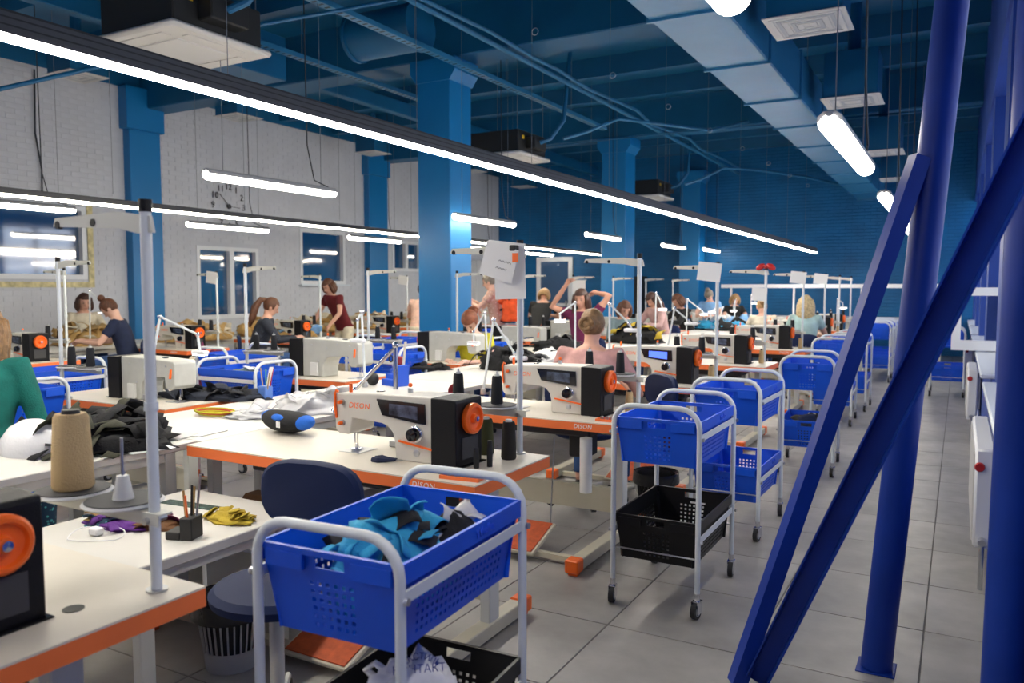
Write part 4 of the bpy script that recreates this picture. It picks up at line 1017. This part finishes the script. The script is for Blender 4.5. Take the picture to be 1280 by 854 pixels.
# work chairs
ch = make_chair()
def chair(label, x, y, rz, dz=0):
    o = place(ch, label, (x, y, dz), rz); return o
chair('navy vinyl work chair in the foreground behind the blue crate trolley', -1.96, 1.88, 3.2)
chair('navy chair under the woman in the dusty pink top', -2.22, 5.0, 0, .02)
chair('navy chair under the woman in the teal sweater', -4.45, 2.22, -PI/2, .03)
for x, y, r, n in ((-4.42, 7.12, PI, 'ginger woman'), (-4.02, 8.95, PI, 'woman raising her arms'), (-4.30, 10.9, PI, 'woman with the brown bob'), (-4.25, 12.7, PI, 'woman in pale pink cardigan'), (-4.25, 14.15, PI, 'woman in black reaching across'), (-1.82, 11.35, 0, 'pale blond woman in pale teal'), (-7.95, 7.35, -.75, 'woman in the pinstriped shirt'), (-8.85, 6.2, 2.3, 'woman with top bun and navy top'), (-10.75, 6.8, -1.9, 'dark-haired woman under the left window'), (-2.7, 13.0, .4, 'light-haired woman in cream'), (-4.32, 15.85, PI, 'far woman with dark top bun'), (-4.28, 17.4, PI, 'far blond woman in black')):
    chair('navy work chair under the '+n, x, y, r)
chair('empty navy chair showing blue behind the third machine', -1.95, 5.28, 2.4)

# ------------------------------------------------------------------ things on and around the near tables
# chrome swing-arm lamp on the second machine
t = thing('task_lamp', 'chrome swing-arm lamp standing behind the second sewing machine', 'lamp', (-2.30, 2.98, TZ))
N('chrome').tube([(0, 0, 0), (0, 0, .48)], .011, 12).build('post', t); N('steel').box(-.025, .025, -.025, .025, 0, .03, bev=.004).build('clamp', t)
e = Vector((-.20, -.06, .26)); e2 = Vector((-.205, -.12, .23)); N('chrome').tube([(0, 0, .47), e], .009, 10).build('upper_arm', t); N('chrome').ball((0, 0, .48), .016, 10, 8).build('joint', t)
N('chrome').ball(e, .018, 10, 8).build('joint', t); N('chrome').tube([e, (-.235, -.14, .19)], .009, 10).build('lower_arm', t); N('chrome').tube([(-.235, -.14, .20), (-.245, -.15, .165)], [.012, .022], 12).build('lamp_head', t)
lg = 'white swing-arm task lamps'
def L4(label, b, a1, a2, h, d, **k):
    base = at(*b, d); base.z = TZ
    return lamp_arm(label, base, at(*a1, d), at(*a2, d), at(*h, d), **k)
L4('white swing-arm lamp with flat head at the nearest middle-row machine', (182, 482), (200, 396), (247, 418), (250, 440), 5.3, mn='powder_white')
L4('thin white lamp arm standing behind the chrome lamp', (456, 459), (452, 390), (447, 400), (447, 425), 6.0, lit=False, mn='powder_white')
L4('tall folding lamp arm rising from the bench before the ginger woman', (604, 483), (617, 400), (643, 442), (648, 447), 5.6, mn='powder_white', lit=False)
L4('white lamp with arm bent over the ginger woman', (610, 440), (606, 391), (592, 415), (592, 428), 7.6, mn='powder_white')
L4('white lamp with tilted bright head by the woman with raised arms', (719, 425), (719, 378), (700, 392), (700, 400), 8.2, mn='powder_white')
L4('white lamp arm beside the woman in dusty pink', (762, 424), (762, 380), (786, 404), (790, 412), 6.4, mn='powder_white', lit=False)
L4('white lamp over the woman in the pale pink cardigan', (819, 415), (820, 366), (826, 378), (828, 386), 11, mn='powder_white')
L4('white lamp arm beside the woman in black reaching across', (858, 410), (859, 374), (877, 388), (880, 392), 12.5, mn='powder_white')
L4('white lamp near the woman with the dark top bun', (893, 412), (904, 384), (893, 386), (890, 389), 13.5, mn='powder_white')
L4('white lamp glowing at the far blond woman', (918, 405), (919, 375), (917, 380), (917, 388), 15, mn='powder_white')
L4('white lamp arm before the third aisle-side note sheet', (832, 434), (843, 386), (860, 400), (864, 404), 8.0, mn='powder_white', lit=False)
L4('small white lamp far along in front of the pale rail', (939, 395), (939, 369), (943, 373), (944, 378), 14, mn='powder_white')
L4('white lamp on the farthest aisle-side tables', (1046, 395), (1047, 374), (1053, 378), (1054, 384), 14, mn='powder_white')
L4('white lamp over the bowed woman with the top bun', (112, 412), (112, 363), (131, 382), (127, 389), 10.2, mn='powder_white')

def at_bench(px, py): return onz(px, py, TZ)
Bz = .7505
def B(px, py, z=Bz): return onz(px, py, z)
heap('strap_pile', 'pile of black fabric straps and webbing on the nearest white bench', 'fabric', B(128, 556), (.32, .28, .14), ['cloth_black', 'cloth_black', 'cloth_olive'], 46, 3, strip_=True)
heap('ruffle_pile', 'long low pile of gathered black pinstriped fabric on the left bench', 'fabric', B(262, 498), (.42, .14, .06), ['cloth_pinstripe', 'cloth_black'], 40, 4, rz=.25)
heap('fabric_heap', 'black ruffled fabric heap on the bench beside the folding lamp', 'fabric', B(638, 462), (.30, .2, .20), ['cloth_black'], 46, 8, strip_=True)
heap('fabric_heap', 'black garment heap behind the third sewing machine', 'fabric', onz(700, 441, .76), (.30, .22, .16), ['cloth_black'], 16, 9)
heap('white_bags', 'pile of crumpled white bags and padding behind the third machine', 'bag', onz(688, 458, .76), (.26, .16, .14), ['bag_white', 'paper', 'bag_white'], 16, 10)
heap('garment_heap', 'black and yellow garment heap before the woman with the brown bob', 'fabric', onz(797, 428, .76), (.34, .24, .22), ['cloth_black', 'cloth_black', 'cloth_mustard'], 26, 11)
heap('fabric_scraps', 'dark flat fabric scraps on the bench left of the tool organizer', 'fabric', onz(537, 461, .755), (.22, .12, .03), ['cloth_black', 'cloth_olive'], 14, 12)
heap('garment_heap', 'blue and black garments heaped on the far middle table', 'fabric', onz(905, 410, .78), (.5, .4, .14), ['cloth_cyan', 'cloth_black', 'cloth_white', 'cloth_lightblue'], 24, 13)
heap('clear_bag', 'crumpled clear plastic bag on the bench left of the second machine', 'bag', B(398, 512), (.24, .26, .10), ['bag_clear', 'bag_clear'], 10, 14)
heap('clear_bag', 'flattened clear plastic wrap beside the blue cup', 'bag', B(318, 520), (.18, .16, .035), ['bag_clear', 'bag_clear'], 8, 15)
for k, (px, py, sx, sd) in enumerate(((150, 434, .5, 20), (205, 430, .4, 21), (272, 424, .7, 22), (330, 418, .5, 23), (372, 416, .5, 24), (415, 408, .6, 25), (450, 405, .5, 26))):
    p = at(px, py, 11.3+k*.25); p.x = max(-10.3, min(-9.6, p.x)); p.z = .751
    heap('tan_fabric', 'tan fabric heap on the wall benches, %s from the left' % ('first', 'second', 'third', 'fourth', 'fifth', 'sixth', 'seventh')[k], 'fabric', (p.x, 5.0+k*1.35, .751), (.35, sx*.8, .22), ['cloth_khaki', 'cloth_khaki', 'cloth_cream'], 24, sd)
heap('garment_heap', 'pale garment heap on the table before the standing woman in wine red', 'fabric', (-8.6, 8.65, TZ), (.5, .25, .22), ['cloth_khaki', 'cloth_khaki', 'cloth_cream', 'cloth_lightblue'], 24, 33)
heap('garment_heap', 'patterned grey and maroon fabric heap in the gap behind the orange-edged table', 'fabric', (-7.6, 6.4, .0), (.3, .3, .72), ['cloth_maroon', 'cloth_cream', 'cloth_greyblue'], 18, 34)
# white padded cup
t = tag(MB().use('bag_white').lathe([(.155, 0), (.16, .02), (.15, .07), (.11, .12), (.05, .15), (0, .155)], (0, 0, 0), 28, sy=.8).build('padded_cup', loc=B(42, 566)), 'white rounded padded cup on the bench beside the teal sweater woman', 'padding')
MATS['bag_white'].node_tree.nodes['Principled BSDF'].inputs['Alpha'].default_value = 1
# football-shaped black and blue pillow
t = thing('stuffed_pillow', 'black pointed stuffed pillow with bright blue end and spot', 'pillow', B(360, 541)+Vector((0, 0, .001)), -.18)
def lens(x0, x1, grow=0):
    m = MB(); n = 22; secs = [x0+(x1-x0)*k/10 for k in range(11)]
    vv = []; 
    for x in secs:
        u = x/.215; w_ = .095*max(.02, (1-u*u))**.75+grow; h = .055*max(.02, (1-u*u))**.6+grow
        for k in range(n): vv.append((x, w_*math.cos(2*PI*k/n), .057+h*math.sin(2*PI*k/n)+.02*u*u))
    m.v = vv; m.f = [(i*n+k, i*n+(k+1) % n, (i+1)*n+(k+1) % n, (i+1)*n+k) for i in range(10) for k in range(n)]+[tuple(range(n))[::-1], tuple(10*n+k for k in range(n))]; m.f = [f[::-1] for f in m.f]
    return m
for nm, x0, x1, mn, g in (('cover', -.15, .15, 'cloth_black', 0), ('blue_end', .149, .214, 'cloth_royal', .001), ('blue_end', -.214, -.149, 'cloth_royal', .001)):
    m = lens(x0, x1, g); m.mats = [M_(mn)]; m.mi = [0]*len(m.f); m.build(nm, t)
N('cloth_royal').ball((.015, -.07, .085), (.05, .02, .022), 14, 8, M=Matrix.Rotation(.7, 3, 'X')).build('blue_spot', t)
N('paper').box(.045, .075, -.101, -.098, .045, .075).build('care_tag', t, smooth=False)
# blue cup with rulers and sticks
t = thing('pencil_cup', 'light blue square cup holding a ruler and sticks on the bench', 'cup', B(332, 499))
N('cup_blue').box(-.036, .036, -.036, .036, 0, .09, bev=.006).build('cup', t, smooth=False)
t2 = tag(N('paper').bar((0, 0, 0), (.055, .0, .21), .035, .003).build('ruler', loc=B(332, 499)+Vector((.005, 0, .01)), smooth=False), 'white ruler standing in the light blue cup', 'ruler')
for k, (dx, dy, h, mn) in enumerate(((-.03, 0, .2, 'wood'), (-.01, .01, .19, 'green'), (.04, .01, .2, 'red'), (.045, -.01, .17, 'wood'))):
    tag(N(mn).tube([(0, 0, 0), (dx, dy, h)], .004, 6).build('stick', loc=B(332, 499)+Vector((dx*.4, dy, .01))), ('tan stick', 'green pencil', 'red pencil', 'short tan pencil')[k]+' standing in the light blue cup', 'pencil')
# yellow coil, papers
t = thing('elastic_coil', 'coil of yellow and orange elastic on the white bench', 'elastic', B(268, 519))
for k in range(4):
    N(('cloth_yellow', 'cloth_mustard', 'red', 'cloth_yellow')[k]).tube([((.11+.01*k)*math.cos(a), (.06+.008*k)*math.sin(a), .006+.007*k) for a in [i*2*PI/20 for i in range(21)]], .005, 6).build('loop', t)
for k, (px, py, r, n) in enumerate(((205, 545, .3, 'grey patterned sheet'), (240, 540, .1, 'white sheet of paper'), (175, 560, -.2, 'white sheet at the bench edge'))):
    tag(N('paper' if k else 'grille_white').box(-.15, .15, -.1, .1, 0, .002+.004*(k == 0)).build('sheet', loc=B(px, py)+Vector((0, 0, .002*k)), rz=r, smooth=False), n+' lying by the left bench corner', 'paper')
# blue tool organizer with scissors and spool
t = thing('tool_organizer', 'stepped blue plastic tool organizer on the white bench', 'organizer', B(494, 482), -.3)
for k in range(3): N('box_blue').box(-.10, .05, -.06+k*.04, -.02+k*.04, 0, .05+k*.035, bev=.003).build('step', t, smooth=False)
N('box_blue').box(.05, .10, -.06, .06, 0, .16, bev=.003).build('tower', t, smooth=False)
oc = B(494, 482)
tag(N('thread_red').lathe([(.03, 0), (.034, .01), (.03, .09), (.02, .1)], (0, 0, 0), 16).build('thread_spool', loc=oc+Vector((.0, .06, .12))), 'dark red thread spool sitting on the blue organizer', 'thread spool')
tag(N('cream_top').bar((0, 0, 0), (.03, 0, .24), .022, .01).build('folding_ruler', loc=oc+Vector((.05, .03, .10)), smooth=False), 'cream wooden ruler standing up from the blue organizer', 'ruler')
t = thing('scissors', 'scissors with dark handles standing in the blue organizer', 'scissors', oc+Vector((-.05, .04, .12)))
for s in (-1, 1):
    N('ac_black').tube([(s*.02+.018*math.cos(a), 0, .08+.026*math.sin(a)) for a in [i*PI/5 for i in range(11)]], .005, 6).build('handle', t); N('steel').bar((s*.012, 0, .055), (-s*.006, 0, -.03), .008, .002).build('blade', t, smooth=False)
tag(MB().use('ac_black').ball((0, 0, .05), (.05, .05, .05), 14, 10).build('black_pouch', loc=B(466, 482)), 'small black round pouch left of the blue organizer', 'pouch')
# nippers beside needle
t = thing('nippers', 'blue-handled thread nippers lying on the second table', 'nippers', Vector((-2.14, 2.69, TZ)), .25)
for s in (-1, 1): N('cloth_navy').tube([(-.05, s*.012, .008), (-.02, s*.022, .01), (.02, s*.010, .01), (.055, s*.004, .012)], [.012, .014, .009, .006], 8).build('handle', t); N('steel').bar((.05, s*.004, .01), (.085, 0, .01), .01, .004).build('blade', t, smooth=False)
for k, (x, y, h) in enumerate(((-1.80, 2.83, .085), (-1.765, 2.88, .11))):
    t = thing('small_brush', 'short black upright brush handle, %s one, right of the handwheel' % ('front', 'rear')[k], 'brush', (x+.07, y-.05, TZ)); N('ac_black').tube([(0, 0, 0), (0, 0, h*.55), (0, 0, h)], [.012, .013, .010], 10).build('handle', t)
def bobbin_tray(label, x, y, rz, n):
    t = thing('bobbin_tray', label, 'tray', (x, y, TZ), rz); m = N('red').box(-.08, .08, -.035, .035, 0, .004)
    m.use('orange_edge').box(-.085, .085, -.04, -.035, 0, .014).box(-.085, .085, .035, .04, 0, .014).box(-.085, -.08, -.035, .035, 0, .014).box(.08, .085, -.035, .035, 0, .014); m.build('tray', t, smooth=False)
    for k in range(n):
        b_ = N('steel').tube([(0, -.006, .0), (0, .006, .0)], .011, 14).build('bobbin', loc=Vector((x, y, TZ))+Matrix.Rotation(rz, 3, 'Z') @ Vector((-.06+k*.03, 0, .0155))); tag(b_, 'metal bobbin in the tray, number %s, %s' % (('one', 'two', 'three', 'four')[k], label.split(' on ')[1]), 'bobbin', 'bobbins in trays')
        N('cloth_navy').tube([(0, -.0045, 0), (0, .0045, 0)], .009, 12).build('thread', b_)
bobbin_tray('red bobbin tray on the second table corner', -1.68, 2.60, .1, 4)
bobbin_tray('orange bobbin tray on the nearest table corner', -1.735, .80, .0, 3)
bobbin_tray('small red tray on the third table corner', -1.68, 4.14, 0, 3)
t = thing('dust_brush', 'black brush handle leaning up in the tray of the nearest table', 'brush', (-1.69, .80, TZ+.014)); N('ac_black').tube([(0, 0, 0), (-.008, .0, .06), (-.012, .0, .09)], [.011, .011, .007], 10).build('handle', t)
tag(N('ac_black').lathe([(.024, 0), (.024, .0015), (0, .0015)], (0, 0, 0), 18).build('cable_grommet', loc=(-1.78, 1.08, TZ)), 'round dark cable hole cap on the nearest table', 'grommet')
t = thing('scissors', 'red-handled scissors or cup by the thread cones on the bench', 'scissors', B(572, 497)); N('thread_red').lathe([(.03, 0), (.045, .05), (.04, .055), (.02, .01)], (0, 0, .042), 18, M=Matrix.Rotation(1.3, 3, 'X') if False else Matrix.Rotation(1.3, 4, 'X')).build('cup', t)
# low side table clutter
z5 = .5505
heap('fabric_scraps', 'purple and patterned trim scraps on the low side table', 'fabric', onz(150, 655, z5), (.17, .09, .03), ['cloth_purple', 'cloth_khaki', 'cloth_tealfloral'], 14, 41)
heap('leather_scraps', 'brown and dark red cloth scraps on the low side table', 'fabric', onz(188, 655, z5), (.16, .09, .025), ['cloth_brownleather', 'cloth_maroon', 'cloth_brownleather'], 12, 42)
heap('yellow_cloth', 'crumpled mustard yellow mesh cloth on the low side table', 'fabric', onz(288, 650, z5), (.12, .07, .035), ['cloth_mustard'], 12, 43)
t = thing('wire_coil', 'loose coil of thin white wire with plug on the low table', 'wire', onz(120, 672, z5))
N('paper').tube([(.11*math.cos(a)*(1+.1*math.sin(3*a)), .09*math.sin(a), .006+.01*abs(math.sin(a*1.5))) for a in [i*2*PI/30 for i in range(60)]], .0025, 5).build('wire_loop', t); N('paper').box(-.05, .0, .0, .035, .002, .03, bev=.005).build('plug', t)
t = thing('pen_box', 'black stepped desk box holding pens and a knife', 'organizer', onz(232, 672, z5), .35)
N('ac_black').box(-.06, .0, -.04, .04, 0, .03, bev=.003).build('tray', t, smooth=False); N('ac_black').box(.0, .05, -.04, .04, 0, .085, bev=.003).build('holder', t, smooth=False)
pb = onz(232, 672, z5)
for k, (dx, dy, h, mn, n) in enumerate(((.01, .0, .13, 'wood', 'thin brown pencil'), (.02, .02, .14, 'cloth_khaki', 'tan stick'), (.035, -.01, .12, 'orange_edge', 'orange pencil'), (.045, .02, .19, 'steel', 'steel craft knife'), (.028, .01, .15, 'ac_black', 'black pen'))):
    tag(N(mn).tube([(0, 0, .0), (dx*.6-.02, dy, h)], .0045, 6).build('pencil', loc=pb+Vector((dx*.8, dy, .05))), n+' standing in the black desk box', 'pencil')
tag(N('glass_green').box(-.16, .14, -.03, .03, 0, .003).build('ruler', loc=onz(240, 632, z5)+Vector((0, .0, 0)), rz=.1, smooth=False), 'greenish transparent ruler lying on the low side table', 'ruler')
# stacked papers on the shelf under the second table
for k in range(5):
    tag(N('paper').box(-.17, .17, -.12, .12, 0, .012, bev=.002).build('paper_stack', loc=(-3.0+.01*k, 2.74-.006*k, .30+.0125*k), rz=.05*(k-2), smooth=False), 'flat paper bundle under the second table, %s from the bottom' % ('first', 'second', 'third', 'fourth', 'topmost')[k], 'paper', 'paper bundles under the second table')
t = thing('low_shelf', 'white low shelf under the left end of the second table', 'shelf', (-3.05, 2.72, 0)); N('frame_white').box(-.14, .75, -.17, .25, .275, .297, bev=.003).build('board', t, smooth=False)
for x in (-.12, .7): N('frame_white').box(x, x+.03, -.15, .2, 0, .275).build('side_panel', t, smooth=False)
tag(N('cloth_brownleather').box(-.09, .09, -.08, .08, 0, .12, bev=.02).build('brown_box', loc=(-2.98, 2.80, .366)), 'dark brown box on the papers under the second table', 'box')
# waste bins
def bin_(label, x, y, mn, bag='bag_black'):
    t = thing('waste_bin', label, 'bin', (x, y, 0)); N(mn).lathe([(.09, 0), (.10, .0), (.108, .08), (.105, .08), (.098, .005), (0, .005)], (0, 0, 0), 28, cap=False).build('base', t)
    for k in range(30):
        a = 2*PI*k/30; N(mn).bar((.106*math.cos(a), .106*math.sin(a), .075), (.128*math.cos(a), .128*math.sin(a), .24), .006, .006).build('slat', t, smooth=False)
    N(mn).lathe([(.126, .235), (.132, .235), (.134, .27), (.128, .27)], (0, 0, 0), 28, cap=False).build('rim', t)
    lb = N(bag).lathe([(0, .01), (.095, .01), (.12, .235), (.127, .272), (.15, .285), (.155, .22), (.15, .21)], (0, 0, 0), 28, cap=False).build('bin_liner', t)
bin_('pale slatted waste bin with black liner beside the foreground chair', -2.49, 2.15, 'bin_grey')
bin_('black waste bin with slats behind the second aisle trolley', -1.72, 5.02, 'ac_black')
# crate contents in the foreground
cr = (-1.262, 1.655)
heap('patchwork_fabric', 'turquoise and black fabric pieces heaped in the front blue crate', 'fabric', (-1.27, 1.63, .71), (.145, .20, .195), ['cloth_cyan', 'cloth_cyan', 'cloth_cyan', 'cloth_black', 'cloth_cyan', 'cloth_cyan', 'cloth_patchwork'], 80, 51, amp=.1, rag=.7)
heap('clear_bag', 'clear plastic bag with black cloth in the front blue crate', 'bag', (-1.20, 1.80, .76), (.08, .10, .12), ['cloth_black', 'bag_clear', 'cloth_black', 'bag_clear'], 14, 52, amp=.2)
t = thing('carrier_bag', 'white plastic carrier bag with blue lettering in the black crate', 'bag', (-1.165, 1.56, .223))
nn = 36; vv = []; fs = []
for j in range(15):
    th = j/14*PI*.5
    for k in range(nn):
        a = 2*PI*k/nn; p = Vector((math.cos(a)*math.cos(th), math.sin(a)*math.cos(th), math.sin(th))); q = 1+.10*noise.noise(p*3.1)+.13*abs(noise.noise(p*6))
        vv.append((p.x*.145*q, p.y*.20*q, .345*p.z*q))
fs = [(j*nn+k, j*nn+(k+1) % nn, (j+1)*nn+(k+1) % nn, (j+1)*nn+k) for j in range(14) for k in range(nn)]
MB().use('bag_white').add(vv, fs).build('bag_body', t, ang=180)
N('bag_white').tube([(-.08, -.02, .28), (-.12, -.03, .31), (-.08, -.04, .34), (-.03, -.03, .31)], [.012, .008, .008, .012], 8).build('bag_handle', t)
d_ = (EYE-Vector((-1.23, 1.52, .35))).normalized(); rx = math.acos(d_.z); rzz = math.atan2(d_.x, -d_.y)
def on_bag(txt, size, u, v, roll=0):
    me = text_mesh(txt, size, 'ink_blue', .0003)
    R_ = Matrix.Rotation(rzz, 4, 'Z') @ Matrix.Rotation(rx, 4, 'X') @ Matrix.Rotation(roll, 4, 'Z')
    o = D.objects.new('lettering', me); COL.objects.link(o); o.parent = t
    X_ = (Matrix.Rotation(rzz, 3, 'Z') @ Vector((1, 0, 0))); Y_ = d_.cross(X_); O = Vector((-1.165, 1.56, .223))
    p = EYE+(at(524, 838, 2)+X_*u+Y_*v-EYE)*0; dr = (at(524, 838, 2)+X_*u+Y_*v-EYE).normalized(); sc_ = Vector((1/.158, 1/.222, 1/.385)); o_ = EYE-O
    A_ = sum((dr[i]*sc_[i])**2 for i in range(3)); B_ = sum(dr[i]*o_[i]*sc_[i]**2 for i in range(3)); C_ = sum((o_[i]*sc_[i])**2 for i in range(3))-1
    tt = (-B_-math.sqrt(max(0, B_*B_-A_*C_)))/A_; o.matrix_local = Matrix.Translation(EYE+dr*tt-O) @ R_
for k, c in enumerate('ТЕКСТИЛЬ'):
    a = (k-3.5)*.22; on_bag(c, .022, .066*math.sin(a), .066*math.cos(a)-.034, -a)
on_bag('КОНТАКТ', .027, 0, .002)
# fabric in other crates
heap('grey_cloth', 'grey crumpled cloth in the blue crate between the middle-row tables', 'fabric', (-4.72, 4.28, .70), (.18, .12, .18), ['cloth_greyblue', 'bag_clear', 'cloth_white'], 14, 53)
heap('dark_cloth', 'dark cloth in the lower blue crate of the fourth aisle trolley', 'fabric', (-1.06, 6.98, .235), (.14, .22, .2), ['cloth_black', 'cloth_navy'], 12, 54)
heap('dark_cloth', 'small dark red cloth inside the second aisle trolley upper crate', 'fabric', (-1.22, 3.92, .70), (.08, .10, .09), ['cloth_maroon', 'cloth_black'], 8, 55)
tag(N('paper').box(-.04, .04, -.001, .001, 0, .035).build('crate_label', loc=(-1.17, 3.80+.289, .335), smooth=False), 'white label with red mark inside the black crate', 'label')
# papers and bow on the far poles
t = thing('hanging_note', 'white note sheet hanging halfway down the fifth aisle-side pole', 'note', (-1.76, 8.24, 1.50)); N('paper').box(-.075, .075, -.002, 0, -.13, 0, M=Matrix.Rotation(.05, 4, 'Y')).build('sheet', t, smooth=False)
t = thing('red_bow', 'dark red fabric bow tied on top of the fifth aisle-side pole', 'bow', (-1.71, 8.26, TZ+.96))
for s in (-1, 1): N('red').ball((s*.05, 0, 0), (.05, .02, .03), 10, 8, M=Matrix.Rotation(s*.5, 4, 'Y')).build('loop', t)
N('red').ball((0, 0, 0), .02, 8, 6).build('knot', t)
# papers on the second pole
t = thing('paper_note', 'two white note sheets clipped to the second pole, the front one handwritten', 'note', (-1.71, 3.08, TZ+.90))
s1 = N('paper').box(-.11, .045, .0, .0015, -.20, -.02, M=Matrix.Rotation(-.03, 4, 'Y')).build('rear_sheet', t, smooth=False)
s2 = N('paper').box(-.14, .03, -.03, -.0285, -.13, .02, M=Matrix.Rotation(.28, 4, 'Y')).build('front_sheet', t, smooth=False)
for zz_, x0_, n_ in ((-.03, -.07, 9), (-.06, -.085, 8)):
    N('ink').tube([(x0_+k*.008, -.031, zz_-.25*k*.008+(.004 if k % 2 else -.003)) for k in range(n_)], .0012, 4).build('handwriting', s2)
N('orange_plastic').box(.0, .03, -.032, -.031, -.04, .0).build('orange_tab', s2, smooth=False)
N('ac_black').box(-.014, .014, -.035, .005, .01, .035, bev=.003).build('clip', t, smooth=False)
# roll and stool-ish parts under third table
t = thing('fabric_roll', 'narrow beige patterned roll hung under the third table', 'roll', (-1.92, 4.62, .60)); N('roll_camo').tube([(-.22, 0, 0), (.22, 0, 0)], .022, 14).build('roll', t); N('steel').tube([(-.2, 0, .02), (-.2, 0, .04)], .004, 6).build('hook', t)
t = thing('white_bracket', 'white rounded plastic holder under the third table corner', 'holder', (-1.82, 4.10, .45)); N('tin_white').lathe([(.0, -.12), (.035, -.11), (.035, .2), (0, .21)], (0, 0, 0), 16).build('shell', t)

t = thing('hanging_note', 'white sheet with a small dark picture, hanging on a far middle-row pole', 'note', (-5.30, 11.63, 1.62)); q = N('paper').box(-.11, .11, -.002, 0, -.30, 0).build('sheet', t, smooth=False)
N('disc_grey').box(-.05, .06, -.0035, -.0025, -.24, -.17).build('picture', q, smooth=False); N('steel').box(-.13, .13, -.003, .006, -.0, .012).build('hanger', t, smooth=False)
t = thing('cabinet', 'tall black cabinet against the blue wall right of the second column', 'cabinet', (-7.3, 19.5, 0)); N('ac_black').box(-.22, .22, -.2, .3, 0, 1.8, bev=.01).build('case', t, smooth=False); N('ac_black').box(-.21, .21, -.22, -.205, .05, 1.75, bev=.004).build('door', t, smooth=False); N('steel').box(.15, .17, -.235, -.222, .9, 1.05).build('handle', t, smooth=False)
D.scenes.remove(TMP)
